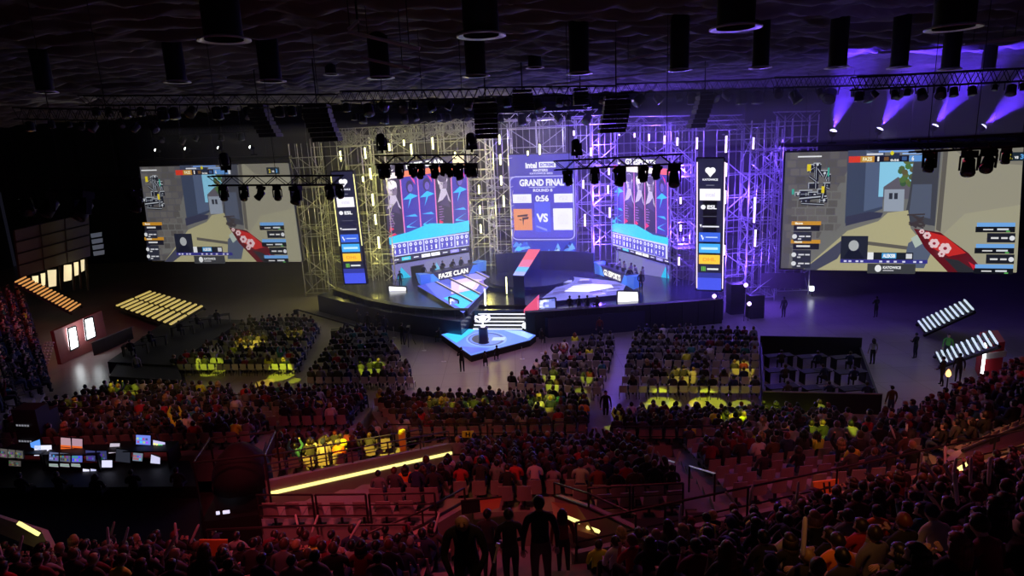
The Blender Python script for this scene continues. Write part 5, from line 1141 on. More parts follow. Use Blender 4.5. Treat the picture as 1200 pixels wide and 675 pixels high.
for (x, y, top, hk, hmn, htx) in [(995, 668, 'orange t-shirt', 'short', 'hair_dark brown', 'with short dark brown hair'), (1022, 628, 'orange t-shirt', 'short', 'hair_black', 'with short black hair'), (742, 652, 'red hoodie', 'short', 'hair_auburn', 'with short auburn hair'), (1112, 660, 'black jacket', 'long', 'hair_auburn', 'with long auburn hair'), (1065, 655, 'black jacket', 'short', 'hair_auburn', 'with short auburn hair'), (958, 524, 'yellow vest', None, None, ''), (996, 528, 'yellow vest', None, None, ''), (808, 618, 'maroon jumper', 'cap', 'cloth_maroon jumper', 'in a cap'), (835, 492, 'yellow vest', None, None, ''), (870, 494, 'yellow vest', None, None, ''), (235, 443, 'yellow vest', None, None, ''), (310, 430, 'yellow vest', None, None, ''), (480, 556, 'orange t-shirt', None, None, ''), (400, 566, 'orange t-shirt', None, None, ''), (690, 483, 'orange t-shirt', None, None, '')]:
    cand = [s for s in SLOTS if s['taken']]; bst = min(cand, key=lambda s: (s['px']-x)**2+(s['py']-y)**2); OVR.append((id(bst), top, hk, hmn, htx))
np_ = nc_ = 0; rnd = random.Random(21); used = set(); MAXP, MAXC = 262, 262
ppl = [s for s in SLOTS if s['taken'] and s['py'] < 700]
def place_txt(s, row='row'):
    return 'in the %s %s of the %s, %s seat from its left end' % (ordn(s['row']), 'row', s['block'], ordn(s['seat']))
def plabel(s, t, ht):
    b = s['block'].replace(' of the stair opening', '')
    return '%s %s, %s row of %s, %s seat from left' % ('person in '+t, ht, ordn(s['row']), b, ordn(s['seat']))
for s in SLOTS:
    p, rz = s['p'], s['rz']; ov = [q for q in OVR if q[0] == id(s)]
    if s['taken']:
        t, k, ht, hm = look(rnd); tr = rnd.choice(M_TR); j = rnd.uniform(-.35, .35); sc = rnd.uniform(.92, 1.07); pos = p+V(rnd.uniform(-.05, .05), rnd.uniform(-.02, .05), 0)
        if rnd.random() < .02: t = ('yellow vest',)
        if ov: t = (ov[0][1],); k = ov[0][2] or k; hm = MATS[ov[0][3]] if ov[0][3] else hm; ht = ov[0][4]
        if np_ < MAXP and not (s['px'] < -12 or s['px'] > 1212):
            vi = rnd.choices(range(8), [5, 3, 4, 3, 3, 3, 2, .1])[0]
            if s.get('orange'): pass
            ht2 = ht if len(s['block'].split()) <= 3 else ht.replace(' hair', '-haired') if False else ''
            lab = '%s, %s row of %s, %s seat from left' % ('person in '+t[0]+(' '+ht if len(s['block'].split()) <= 3 and k == 'long' else ''), ordn(s['row']), s['block'], ordn(s['seat']))
            if len(lab.replace('-', ' ').split()) > 15: lab = lab.replace(' '+ht, '')
            fig_ = person(pos, rz+j*.5, lab, 'spectators seated in the '+s['block'], SV[vi], MATS['cloth_'+t[0]], tr, k, hm, sc); np_ += 1
            if np_ % 13 == 4:
                for hs in ((-1, 1) if np_ % 2 else (1,)):
                    fw_ = V(-math.sin(rz), math.cos(rz), 0); sd_ = V(math.cos(rz), math.sin(rz), 0); a_ = pos+fw_*.42+sd_*.16*hs+ZZ*1.06; b_ = a_+(ZZ*.9+fw_*.35+sd_*hs*rnd.uniform(.1, .6)).normalized()*.52
                    q_ = MB(); q_.sm = True; q_.lathe(a_, [(.012, 0), (.026, .04), (.03, .2), (.03, .40), (.024, .46), (.01, .48)], 10, axis=(b_-a_))
                    tag(q_.build('inflatable_stick', mat('pale_inflatable', (.62, .56, .56), .4)), 'pale %s inflatable cheering stick before %s row of %s, %s seat' % ('left' if hs < 0 else 'right', ordn(s['row']), s['block'], ordn(s['seat'])), 'cheering stick', 'inflatable cheering sticks')
        else:
            M = Matrix.Translation(pos) @ Matrix.Rotation(rz+j, 4, 'Z') @ Matrix.Scale(sc, 4); me = SVL[rnd.choices(range(4), [5, 3, 4, .4])[0]]
            body_into(CROWD, me, M, [MATS['cloth_'+t[0]], tr, SKIN, SHOE]); hd = me['head']
            body_into(CROWD, HAIRL[k], M @ Matrix.Translation((hd[0], hd[1]-.012, hd[2]+.012)) @ Matrix.Scale(1.22, 4), [hm])
    sm = s['seatm'] or (rnd.choice([M_FOLD, M_FOLD, M_WSEAT]) if s['kind'] == fl else None)
    s['w'] = s['depth']*(1.0 if not s['taken'] else 1.25)*(1.0 if s['block'] != 'near right stand' else 1.0); s['sm'] = sm
for s in sorted(SLOTS, key=lambda q: q['w']):
    if nc_ < MAXC and -5 < s['px'] < 1205 and s['py'] < 672:
        lab = '%s %s, %s row of %s, %s from left' % ('occupied' if s['taken'] else 'empty', 'seat' if s['kind'] == ar else 'chair', ordn(s['row']), s['block'], ordn(s['seat']))
        chair(s['p'], s['rz'], lab, 'seats of the '+s['block'], s['kind'], s['sm']); nc_ += 1
    else: chair_into(CHAIRS, s['kind'], Matrix.Translation(s['p']) @ Matrix.Rotation(s['rz'], 4, 'Z'), s['sm'])
o = CROWD.build('seated_crowd'); tag(o, 'rest of the seated crowd filling the far floor blocks and lower tiers', 'crowd', kind='stuff')
o = CHAIRS.build('audience_seating'); tag(o, 'rest of the grey seats filling the far floor blocks and lower tiers', 'seating', kind='stuff')
print('SLOTS', len(SLOTS), 'people', len(ppl), 'single', np_, nc_)
# ================================================================ platforms, rails, desks and crew
def rail(name, pts, h, label, posts=1.5, mids=1, r=.03, group=None, m=None, curved=False):
    pts = [Vector(p) for p in pts]; m = m or M_RAIL; ro = empty(name, pts[0], 0, label, 'railing', group)
    t = MB(); t.path([p+ZZ*h for p in pts], r, 6); t.build('top_rail', m, ro)
    for k in range(mids): t = MB(); t.path([p+ZZ*h*(k+1)/(mids+1) for p in pts], r*.7, 5); t.build('middle_rail', m, ro)
    for a, b_ in zip(pts, pts[1:]):
        n = max(1, int((b_-a).length/posts))
        for k in range(n+1):
            if k == n and b_ is not pts[-1]: continue
            p = a.lerp(b_, k/n); t = MB(); t.bar(p, p+ZZ*h, r); t.build('post', m, ro)
    return ro
def slab(name, pts, z, h, m, label=None, cat=None, kind=None):
    b = MB(); pts = [V(p.x, p.y, z) for p in pts]
    ar = sum(pts[i].x*pts[(i+1) % len(pts)].y-pts[(i+1) % len(pts)].x*pts[i].y for i in range(len(pts)))
    if ar < 0: pts = pts[::-1]
    b.prism(pts, (0, 0, h)); return tag(b.build(name, m), label, cat, kind=kind)
def wallq(name, BL, BR, TR, TL, m, label, cat, th=.2, kind=None):
    return tag(wall_quad(BL, BR, TR, TL, th).build(name, m), label, cat, kind=kind)
# black technical riser, left of the left floor block
pts = [P(126, 424, .9), P(200, 428, .9), P(286, 375, .9), P(200, 372, .9)]
slab('technical_riser', pts, 0, .9, M_BLACK, 'low black technical riser left of the left floor seats', 'platform')
for i, (x, y) in enumerate([(160, 415), (182, 405), (215, 392), (236, 384), (258, 379)]):
    c = P(x, y, .9); r = empty('technical_desk', c, .3, 'black technical desk on the left riser, %s from left' % order[i], 'desk', 'desks on the technical riser')
    m = MB(); m.box((0, 0, .74), (1.7, .7, .05)); m.build('desktop', M_BLACK, r, True)
    for sx in (-.8, .8):
        m = MB(); m.box((sx, 0, .36), (.05, .6, .71)); m.build('side_panel', M_BLACK, r, True)
    o = person(c+V(.1, -.75, -.0), rnd.uniform(-.4, .4), 'person in black at the technical desk on the left riser, %s from left' % order[i], 'crew on the technical riser', SV[i % 6], MATS['cloth_black jacket'], M_TR[0], 'short', MATS['hair_black'])
slab('black_riser', [P(128, 441, .8), P(214, 446, .8), P(206, 424, .8), P(140, 421, .8)], 0, .8, M_BLACK, 'black boxed riser in front of the technical desks, nearer the crowd', 'platform')
# black enclosure with commentary desks, right
A, B_, C_, D_ = P(893, 482, 0), P(1032, 486, 0), P(1008, 418, 0), P(890, 415, 0)
r = empty('commentary_pen', A, 0, 'black walled pen with desks and seated crew on the right floor', 'enclosure')
for p, q, h in ((A, B_, 1.15), (B_, C_, .7), (C_, D_, 1.35), (D_, A, .9)):
    e = (q-p).normalized(); n = V(-e.y, e.x, 0)*.12; m = MB(); m.prism([p, q, q+n, p+n], (0, 0, h)); m.build('wall_panel', mat('pen_panel', (.012, .013, .02), .5), r)
m = MB(); m.path([A+ZZ*1.17, B_+ZZ*1.17], .04); m.build('cap_rail', mat('pale_trim', (.25, .25, .3), .4), r)
for i in range(9):
    u, v = (.18+.32*(i % 3)), (.2+.28*(i//3)); c = A.lerp(B_, u).lerp(D_.lerp(C_, u), v)
    r = empty('desk', c, .1, 'black crew desk inside the walled pen, %s row, %s from left' % (order[i//3], order[i % 3]), 'desk', 'desks inside the pen')
    m = MB(); m.box((0, 0, .74), (1.8, .7, .05)); m.build('desktop', M_BLACK, r, True)
    for sx in (-.8, .8): m = MB(); m.box((sx, 0, .36), (.05, .6, .71)); m.build('side_panel', M_BLACK, r, True)
    m = MB(); m.box((.2, 0, .775), (.42, .3, .02)); m.build('notebook', M_GREY if i % 2 else M_BLACK, r, True)
    o = person(c+V(random.uniform(-.3, .3), -.8, 0), random.uniform(-.3, .3), 'person in dark clothes at a desk in the pen, %s row, %s from left' % (order[i//3], order[i % 3]), 'crew in the walled pen', SV[i % 7], MATS['cloth_navy jumper' if i % 3 else 'cloth_charcoal shirt'], M_TR[0], 'short', MATS['hair_dark brown'])
# railings
rail('guard_rail', [P(100, 474, .35), P(300, 482, .35), P(432, 482, .35)], 1.0, 'dark guard rail in front of the left lower tier')
rail('guard_rail', [P(458, 521, 1.5), P(688, 518, 1.5)], 1.0, 'dark guard rail behind the centre lower tier, above the centre stand')
rail('guard_rail', [P(716, 524, 1.5), P(1000, 523, 1.5), P(1062, 508, 1.5), P(1200, 452, 1.5)], 1.0, 'long dark guard rail behind the right lower tier')
rail('guard_rail', [P(14, 500, 2.4), P(160, 506, 2.4)], 1.1, 'dark guard rail beside the control desk')
o = rail('guard_rail', [P(x, y, 5.1) for x, y in [(250, 668), (360, 663), (480, 662)]], 1.1, 'dark guard rail at the front of the near left stand')
e = ra+bk*.25; o = rail('guard_rail', [ra+bk*.2, ra.lerp(rb, .3)+bk*.2, ra.lerp(rb, .65)+bk*.2, rb+bk*.2], 1.0, 'long dark guard rail at the front of the near right stand', posts=2.0)
# front wall of the near stand below its railing
for i, (p, q, nm) in enumerate([(ra, rb, 'near right'), (la-bl*.9, lb_-bl*.9, 'near left')]):
    b_ = MB(); n = V(-(q-p).normalized().y, (q-p).normalized().x, 0)*.15; b_.prism([V(p.x, p.y, p.z-2.6), V(q.x, q.y, q.z-2.6), V(q.x, q.y, q.z-2.6)+n, V(p.x, p.y, p.z-2.6)+n], (0, 0, 2.65)); tag(b_.build('wall_front', M_PARA), kind='structure')
# ---- walkway ramp with a light strip on its low wall, centre left
RA, RB = P(318, 592, 3.9), P(530, 541, 1.6)
r = empty('ramp_wall', RA, 0, 'low concrete ramp wall with a long glowing yellow strip, centre left', 'ramp')
d_ = (RB-RA); nn = V(-d_.y, d_.x, 0).normalized()
m = MB(); m.hexa([RA-ZZ*1.2, RB-ZZ*1.2, RB+nn*.2-ZZ*1.2, RA+nn*.2-ZZ*1.2], [RA+ZZ*.85, RB+ZZ*.85, RB+nn*.2+ZZ*.85, RA+nn*.2+ZZ*.85]); m.build('wall', M_PARA, r)
m = MB(); m.hexa([RA+nn*.2-ZZ*1.2, RB+nn*.2-ZZ*1.2, RB+nn*1.7-ZZ*1.2, RA+nn*1.7-ZZ*1.2], [RA+nn*.2+ZZ*.1, RB+nn*.2+ZZ*.1, RB+nn*1.7+ZZ*.1, RA+nn*1.7+ZZ*.1]); m.build('ramp_floor', M_CONC, r)
m = MB(); u = -nn*.03; m.hexa([RA+u+ZZ*.36, RB+u+ZZ*.36, RB+ZZ*.36, RA+ZZ*.36], [RA+u+ZZ*.48, RB+u+ZZ*.48, RB+ZZ*.48, RA+ZZ*.48]); M_STRIPY = mat('yellow_strip_light', (1, .95, .5), .5, emit=(.95, .88, .28), es=1.4); m.build('light_strip', M_STRIPY, r)
rail('hand_rail', [RA+nn*.1+ZZ*.85, RB+nn*.1+ZZ*.85], .55, 'dark hand rail on the glowing ramp wall', m=mat('rail_grey', (.12, .11, .12), .4, metal=.4)); rail('hand_rail', [RA+nn*1.7+ZZ*.1, RB+nn*1.7+ZZ*.1], 1.0, 'second hand rail on the far side of the ramp', m=MATS['rail_grey'])
c = RA.lerp(RB, .775)+nn*.9+ZZ*.12; r = empty('yellow_post', c, 0, 'bright yellow lit post standing on the ramp', 'post'); m = MB(); m.box(c+ZZ*.7, (.26, .2, 1.4)); m.build('post', mat('yellow_light_tone', (.95, .75, .05), .5), r); m = MB(); m.box(c+ZZ*.02, (.4, .4, .04)); m.build('base', M_BLACK, r)  # the yellow light on the post is put into its base colour
# ---- right parapet with light strips
q0, q1, q2, q3 = Q(1098, 562, 16.2), Q(1216, 513, 19.5), Q(1216, 493, 19.5), Q(1128, 530, 17.2)
r = empty('parapet_wall', q0, 0, 'sloping orange-lit parapet with two glowing strips at the right edge', 'parapet')
wall_quad(q0, q1, q2, q3, .25).build('wall', M_PARA, r)
for (a, b_) in (((1115, 556), (1131, 546)), ((1133, 546), (1148, 531))):
    m = MB(); p, q = Q(*a, 15.9), Q(*b_, 16.2); m.bar(p, q, .09, 4); m.build('light_strip', M_STRIPY, r)
m = MB(); m.path([q3+ZZ*.05, q2+ZZ*.05], .06); m.build('cap_rail', M_RAIL, r)
m = wall_quad(Q(1161, 521, 17.0), Q(1172, 517, 17.2), Q(1172, 511, 17.2), Q(1161, 514, 17.0), .03); m.build('exit_sign', M_BLACK, r)
# ---- left parapet with a strip
q0, q1, q2, q3 = Q(-20, 618, 15), Q(62, 650, 14.2), Q(48, 622, 14.6), Q(-20, 600, 15.2)
r = empty('parapet_wall', q0, 0, 'short parapet with a glowing yellow strip at the lower left edge', 'parapet')
wall_quad(q0, q1, q2, q3, .2).build('wall', M_PARA, r); m = MB(); m.bar(Q(22, 613, 14.1), Q(45, 626, 13.9), .06, 4); m.build('light_strip', M_STRIPY, r)
# ---- stair opening between the near stands
VL = [Q(545, 588, 17.4), Q(496, 616, 15.8), Q(405, 655, 14.6)]
VR = [Q(650, 582, 17.0), Q(690, 596, 15.6), Q(745, 622, 14.5)]
for pts, lb in ((VL, 'left'), (VR, 'right')):
    r = empty('parapet_wall', pts[0], 0, 'sloping red-lit parapet on the %s side of the central stair opening' % lb, 'parapet')
    m = MB()
    for p, q in zip(pts, pts[1:]):
        n = V(-(q-p).y, (q-p).x, 0).normalized()*.22; m.hexa([p-ZZ*1.3, q-ZZ*1.3, q+n-ZZ*1.3, p+n-ZZ*1.3], [p, q, q+n, p+n])
    m.build('wall', M_PARA, r); m = MB(); m.path([p+ZZ*.02 for p in pts], .05); m.build('cap_rail', M_RAIL, r)
    m = MB(); m.path([p+ZZ*.45 for p in pts], .03)
    for p in pts: m.bar(p, p+ZZ*.45, .03)
    m.build('hand_rail', M_RAIL, r)
    if lb == 'right':
        for (a, b_) in (((664, 606), (679, 612)), ((688, 618), (702, 623))): m = MB(); m.bar(Q(*a, 14.3), Q(*b_, 14.0), .05, 4); m.build('light_strip', M_STRIPY, r)
# inner face of the right parapet has orange light mixed into its base colour
wallq('stair_side_wall', Q(650, 614, 15.2), Q(700, 628, 13.8), Q(676, 592, 15.0), Q(646, 588, 16.4), mat('orange_light_tone', (.62, .36, .18), .7), 'orange-lit side wall of the central stair opening, right of the standing crew', 'wall')
sf = []
for k in range(14):
    y = 15.6-.72*k; z = 3.9+.37*k; m = MB(); m.box((.1, y, z-.6), (2.7, .74, 1.2)); sf.append(m)
m = MB()
for q in sf: m.add([Vector(v) for v in q.v], q.f)
tag(m.build('stair_flight', M_CONC), 'dark concrete stair flight between the near stands under the standing crew', 'stairs')
# boards at the foot of the opening
for nm, cs, mt, lb in [('display_board', ((541, 603), (563, 600), (562, 585), (540, 587)), M_BLACK, 'black board on the parapet left of the stair opening'), ('display_board', ((564, 601), (585, 595), (588, 582), (562, 585)), mat('orange_board', (.8, .28, .12), .6), 'orange-red board on the parapet left of the stair opening')]:
    r = empty(nm, Q(*cs[0], 16.6), 0, lb, 'board'); BL, BR, TR, TL = [Q(*c, 16.6) for c in cs]; wall_quad(BL, BR, TR, TL, .05).build('board', mt, r); m = MB(); m.path([TL, TR], .025); m.build('top_edge', M_RAIL, r)
def lettered_board(name, cs, d, text, bg, fg, label, uv=(.2, .2, .8, .8)):
    BL, BR, TR, TL = [Q(*c, d) for c in cs]; r = empty(name, BL, 0, label, 'sign'); wall_quad(BL, BR, TR, TL, .04).build('board', bg, r)
    if text:
        cv = Canvas(BL, BR, TR, TL, .01); cv.text(text, *uv, (0, 0, 0)); o = cv.build('lettering', MATS['lettering_dark'], r)
mat('lettering_dark', (.02, .01, .01), .6)
lettered_board('section_sign', ((956, 582), (983, 577), (983, 561.5), (953, 565)), 16.0, 'H', mat('sign_orange', (1, .33, .04), .5), 0, 'orange section sign with a dark letter H at the near right railing', (.36, .12, .66, .9))
lettered_board('section_sign', ((802, 510.5), (815.5, 510), (815.5, 502.5), (802, 503)), 26.2, 'G', mat('sign_yellow', (.75, .85, .05), .5), 0, 'small yellow-green section sign with a dark letter G', (.3, .15, .7, .88))
lettered_board('section_sign', ((541.5, 513), (555, 512.5), (555, 505), (541.5, 505.5)), 26.6, 'H', MATS['sign_yellow'], 0, 'small yellow-green section sign with a dark mark, centre lower tier', (.3, .15, .7, .85))
lettered_board('section_sign', ((722, 510), (732, 509.5), (732, 502), (722, 502.5)), 26.6, None, mat('sign_grey', (.3, .3, .25), .5), 0, 'small grey section sign by the centre aisle')
lettered_board('section_sign', ((1080, 484), (1091, 482), (1091, 473), (1080, 475)), 26.0, 'F', mat('sign_pale', (.5, .4, .4), .5), 0, 'small pale section sign on the right stand railing', (.35, .2, .65, .85))
lettered_board('section_sign', ((235, 652), (267, 651), (266, 633), (233, 633)), 12.2, None, mat('sign_amber', (.95, .32, .06), .5), 0, 'orange board with dark marks at the front of the near left stand')
# aisle stairs
for nm, pts, z0, z1, n, lb in [('aisle_stairs', ((692, 483), (716, 483), (716, 524), (690, 524)), .2, 1.5, 6, 'lilac-lit aisle steps between the centre and right lower tiers'), ('aisle_stairs', ((738, 540), (800, 540), (846, 594), (806, 596)), 1.6, 4.2, 9, 'dark aisle steps between the centre stand and the right stand')]:
    a, b_, c, d_ = P(*pts[0], z0), P(*pts[1], z0), P(*pts[2], z1), P(*pts[3], z1); m = MB()
    for k in range(n):
        p, q, s_, t = a.lerp(d_, k/n), b_.lerp(c, k/n), b_.lerp(c, (k+1)/n), a.lerp(d_, (k+1)/n); z = z0+(z1-z0)*(k+.5)/n
        m.hexa([V(v.x, v.y, 0) for v in (p, q, s_, t)], [V(v.x, v.y, z) for v in (p, q, s_, t)])
    tag(m.build(nm, M_CONC), lb, 'stairs')
# white-edged stair wall right of the centre aisle
for i, (x0, y0, x1, y1) in enumerate([(709, 517, 725, 522), (735, 525, 755, 531), (768, 535, 791, 542), (808, 546, 838, 555)]):
    d = 24.5-2.1*i; a, b_ = Q(x0, y0, d), Q(x1, y1, d-1.2); r = empty('glowing_hand_rail', a, 0, 'short pale glowing hand rail beside the right aisle, %s from top' % order[i], 'railing', 'glowing hand rails')
    m = MB(); m.bar(a, b_, .022, 6); m.build('rail', mat('rail_glow', (.6, .6, .7), .3, emit=(.5, .5, .65), es=.25), r)  # faint emission stands in for light on the rail
    for p in (a, b_): m = MB(); m.bar(p, p-ZZ*.9, .03); m.build('post', M_RAIL, r)
# rails in front of the empty rows
rail('seat_rail', [P(306, 617, 4.6), P(370, 617, 4.6)], 1.0, 'dark seat guard rail before the leftmost pair of empty seats', mids=2); rail('seat_rail', [P(374, 617, 4.6), P(432, 616.5, 4.6)], 1.0, 'dark seat guard rail before the middle of the left empty row', mids=2); rail('seat_rail', [P(436, 616.5, 4.6), P(512, 615.5, 4.6)], 1.0, 'dark seat guard rail at the right end of the left empty row', mids=2)
rail('seat_rail', [P(690, 610, 4.6), P(738, 607, 4.6)], 1.0, 'dark seat guard rail right of the stair opening', mids=2); rail('seat_rail', [P(742, 607, 4.6), P(800, 604, 4.6)], 1.0, 'dark seat guard rail at the aisle end right of the stair opening', mids=2)
slab('floor_ledge', [P(306, 618, 4.4), P(520, 616, 4.4), P(520, 606, 4.4), P(306, 608, 4.4)], 0, 4.4, M_CONC, kind='structure'); slab('floor_ledge', [P(690, 611, 4.4), P(803, 605, 4.4), P(803, 596, 4.4), P(690, 600, 4.4)], 0, 4.4, M_CONC, kind='structure')
# ================================================================ control desk, left
cz = 2.7
slab('control_platform', [P(-40, 572, cz), P(232, 570, cz), P(222, 540, cz), P(-40, 545, cz)], 0, cz, M_BLACK, 'black raised platform carrying the control desks at the left', 'platform')
for i, (x0, x1, y) in enumerate([(0, 52, 552), (54, 118, 553), (122, 200, 549)]):
    a, b_ = P(x0, y, cz), P(x1, y, cz); r = empty('control_desk', a, 0, 'long black control desk at the left, %s from left' % order[i], 'desk', 'control desks')
    w = V(0, .9, 0); m = MB(); m.prism([a+ZZ*.72, b_+ZZ*.72, b_+w+ZZ*.72, a+w+ZZ*.72], (0, 0, .05)); m.build('desktop', M_BLACK, r)
    for p in (a, b_-V(.06, 0, 0)): m = MB(); m.prism([p, p+V(.06, 0, 0), p+V(.06, .9, 0), p+V(0, .9, 0)], (0, 0, .72)); m.build('side_panel', M_BLACK, r)
dcy = P(100, 553, cz).y
MON = [((36, 524), (49, 529), (47, 514), (35, 519), (90, 150, 240), 'tilted blue'), ((39.5, 534.5), (62, 534), (61, 521), (40, 521.5), (232, 232, 255), 'bright white'), ((71, 527), (84, 528), (83, 513), (71, 512), (176, 140, 150), 'orange-edged'), ((84.5, 528), (97, 529), (97, 514), (84, 513), (170, 136, 150), 'orange-edged'),
       ((57, 540), (69, 541), (69, 530), (58, 529), (90, 100, 140), 'small grey-blue'), ((70, 541), (83, 542), (83, 531), (70, 530), (80, 84, 100), 'small grey'), ((84, 542), (97, 542), (97, 531), (84, 531), (90, 100, 190), 'small violet-blue'), ((101, 540), (112, 541), (112, 528), (100, 527), (56, 60, 110), 'dim blue'), ((113, 541), (126, 541), (125, 528), (113, 528), (50, 54, 100), 'dim blue'),
       ((127, 532), (140, 530), (141, 519), (129, 519), (190, 180, 196), 'pale'), ((135, 541), (153, 543), (153, 528), (136, 525), (40, 42, 52), 'dark'), ((155, 540), (167, 541), (168, 531), (156, 530), (110, 122, 140), 'small grey'), ((119, 548), (132, 548), (132, 539), (119, 539), (220, 220, 250), 'small white'), ((159, 521), (177, 522), (177, 510), (159, 509), (110, 130, 225), 'blue gridded'), ((179, 527), (194, 530), (194, 518), (179, 515), (196, 190, 235), 'pale violet'), ((176, 543), (188, 544), (188, 536), (177, 532), (200, 200, 232), 'small white'),
       ((97, 554), (105, 555), (105, 550), (97, 549), (230, 230, 255), 'tiny white'), ((106, 553), (113, 554), (113, 550), (106, 549), (200, 204, 240), 'tiny white'), ((0, 536), (9, 537), (9, 526), (0, 525), (84, 80, 78), 'grey'), ((9.5, 537), (18, 537), (18, 527), (9.5, 526), (84, 80, 78), 'grey'), ((18.5, 537), (28, 538), (27, 528), (18.5, 527), (78, 76, 74), 'grey'), ((10, 546), (25, 547), (25, 540), (10, 539), (70, 66, 64), 'low grey')]
PM = picture_mat('monitor_picture', 1.1)
for i, (a, b_, c, d_, col, lb) in enumerate(MON):
    yb = dcy+.15+(.45 if a[1] < 536 else 0)-(0.0 if a[1] < 545 else .1); cs = [Q(*q, yb) for q in (a, b_, c, d_)]
    r = empty('monitor', cs[0], 0, '%s screen on the control desks, %s from left among the %s' % (lb, order[i] if i < 20 else 'outermost' if i == 20 else 'lowest', 'monitors'), 'monitor', 'control desk monitors')
    wall_quad(cs[0], cs[1], cs[2], cs[3], .05).build('housing', M_BLACK, r); cv = Canvas(*cs, .008); cv.rect(.03, .04, .97, .96, S(*col)); rr_ = random.Random(i)
    if lb.startswith('orange'): cv.rect(.03, .04, .97, .4, S(220, 100, 40)); cv.rect(.03, .2, .97, .26, S(80, 20, 20))
    if 'grid' in lb or 'violet' in lb or 'dim' in lb or 'grey' in lb:
        for k in range(8): u, v = .1+.2*(k % 4), .2+.36*(k//4); cv.rect(u, v, u+.14, v+.2, S(*[min(255, int(q*(1.5 if rr_.random() < .5 else .6))) for q in col]))
    cv.build('picture', PM, r); mid = cs[0].lerp(cs[1], .5); zt_ = cz+.77
    if mid.z > zt_+.05: m = MB(); m.bar(mid+V(0, .03, .02), V(mid.x, mid.y+.03, zt_), .03); m.build('stand', M_BLACK, r)
for i, x in enumerate([57, 70, 83]):
    cs = [Q(x, 547, dcy+.05), Q(x+12, 548, dcy+.05), Q(x+11, 543.5, dcy+.35), Q(x, 543, dcy+.35)]; r = empty('keyboard', cs[0], 0, 'pale lit console panel on the control desk, %s from left' % order[i], 'console', 'console panels'); wall_quad(*cs, .04).build('body', M_GREY, r); cv = Canvas(*cs, .006); cv.rect(.04, .1, .96, .9, S(150, 160, 160)); cv.rect(.04, .4, .96, .5, S(60, 120, 70)); cv.build('lit_keys', PM, r)
for i, (x, y) in enumerate([(30, 592), (74, 590), (118, 594), (160, 588), (212, 586)]):
    person(P(x, y, 2.2), random.uniform(-.4, .4), 'person in black working at the control desks, %s from left' % order[i], 'control desk crew', SV[(i*3) % 6], MATS['cloth_black jacket'], M_TR[0], 'short' if i != 2 else 'long', MATS['hair_black'])
# black cases behind the desk, with small pale marks
for i, (x0, x1, y0, y1, d) in enumerate([(22, 50, 480, 522, 25.6), (44, 60, 484, 518, 26.2)]):
    a, b_ = Q(x0, y1, d), Q(x1, y1, d); t = Q(x0, y0, d); r = empty('equipment_rack', a, 0, 'tall black equipment case behind the control desks, %s' % ('with pale marks' if i == 0 else 'without marks'), 'case'); m = MB(); m.prism([a, b_, b_+V(0, .8, 0), a+V(0, .8, 0)], (0, 0, t.z-a.z)); m.build('body', M_BLACK, r)
    if i == 0:
        cv = Canvas(a-V(0, .01, 0), b_-V(0, .01, 0), b_+V(0, -.01, t.z-a.z), a+V(0, -.01, t.z-a.z), .01)
        for v in (.55, .12):
            for k in range(5): cv.rect(.1+.12*k, v, .18+.12*k, v+.05, S(120, 120, 130))
        cv.build('marks', PM, r)
# covered follow-camera platform: dark hooded bulk with rails
c = P(288, 598, 3.5); r = empty('covered_camera_platform', c, .15, 'bulky black covered camera platform right of the control desks', 'equipment')
m = MB(); m.box((0, 0, -1.0), (2.2, 1.8, 2.6)); m.box((0, .1, .8), (1.5, 1.2, 1.1)); m.build('plinth', M_BLACK, r, True)
m = MB(); m.sm = True; m.lathe((.05, 0, 1.2), [(.95, -.2), (.9, .3), (.7, .75), (.35, 1.1), (.1, 1.2)], 14); m.build('cover', mat('cover_black', (.005, .005, .006), .8), r, True)
m = MB()
for x, y in ((-1.05, -.85), (1.05, -.85), (1.05, .85), (-1.05, .85)): m.bar((x, y, .2), (x, y, 2.3), .035)
m.path([(-1.05, -.85, 2.3), (1.05, -.85, 2.3), (1.05, .85, 2.3), (-1.05, .85, 2.3), (-1.05, -.85, 2.3)], .035); m.build('frame_rail', M_RAIL, r, True)
m = MB(); m.box((-.55, -.93, .55), (.1, .04, .1)); m.box((-.3, -.93, .55), (.2, .04, .1)); m.build('indicator_light', mat('indicator', (1, 1, 1), .5, emit=(.7, .75, 1), es=1.0), r, True)
# black slab standing in for the shade over dim seats below the control platform
slab('shade_slab', [P(-60, 640, 3.2), P(232, 640, 3.2), P(232, 574, 2.2), P(-60, 575, 2.2)], 0, 2.2, M_DRAPE, 'black slab standing in for the shade below the control platform', 'cloth')
# ================================================================ people standing about
ST = {'side': standing('side'), 'hold': standing('hold', turn=.3), 'low': standing('low', stride=.12), 'up': standing('up'), 'walk': standing('side', stride=.24), 'bend': standing('low', bend=.34)}
def stand_person(px, py, z, rz, pose, top, trou, hair, hm, label, s=1.0, group=None):
    return person(P(px, py, z), rz, label, group, ST[pose], MATS['cloth_'+top], M_TR[trou], hair, MATS[hm] if hm else None, s)
PI = math.pi
stand_person(1072, 420, 0, .4, 'hold', 'black jacket', 0, 'short', 'hair_black', 'person in dark clothes standing alone on the open right floor')
stand_person(1022, 427, 0, 0, 'side', 'pale grey shirt', 0, 'long', 'hair_dark brown', 'person in a pale top standing by the pen, back turned')
stand_person(1109, 422, .3, PI*.8, 'walk', 'green jacket', 0, 'short', 'hair_dark brown', 'person in a green jacket at the foot of the lower lit staircase')
stand_person(1043, 489, 0, 0, 'side', 'brown jacket', 1, 'cap', 'cloth_black jacket', 'person in brown with a dark cap standing at the pen corner')
stand_person(710, 495, 0, PI, 'walk', 'black jacket', 0, 'short', 'hair_black', 'person in black walking down the lilac aisle', 1.05)
stand_person(542, 436, 0, 0, 'hold', 'black jacket', 0, 'short', 'hair_black', 'camera operator in black standing before the front stage')
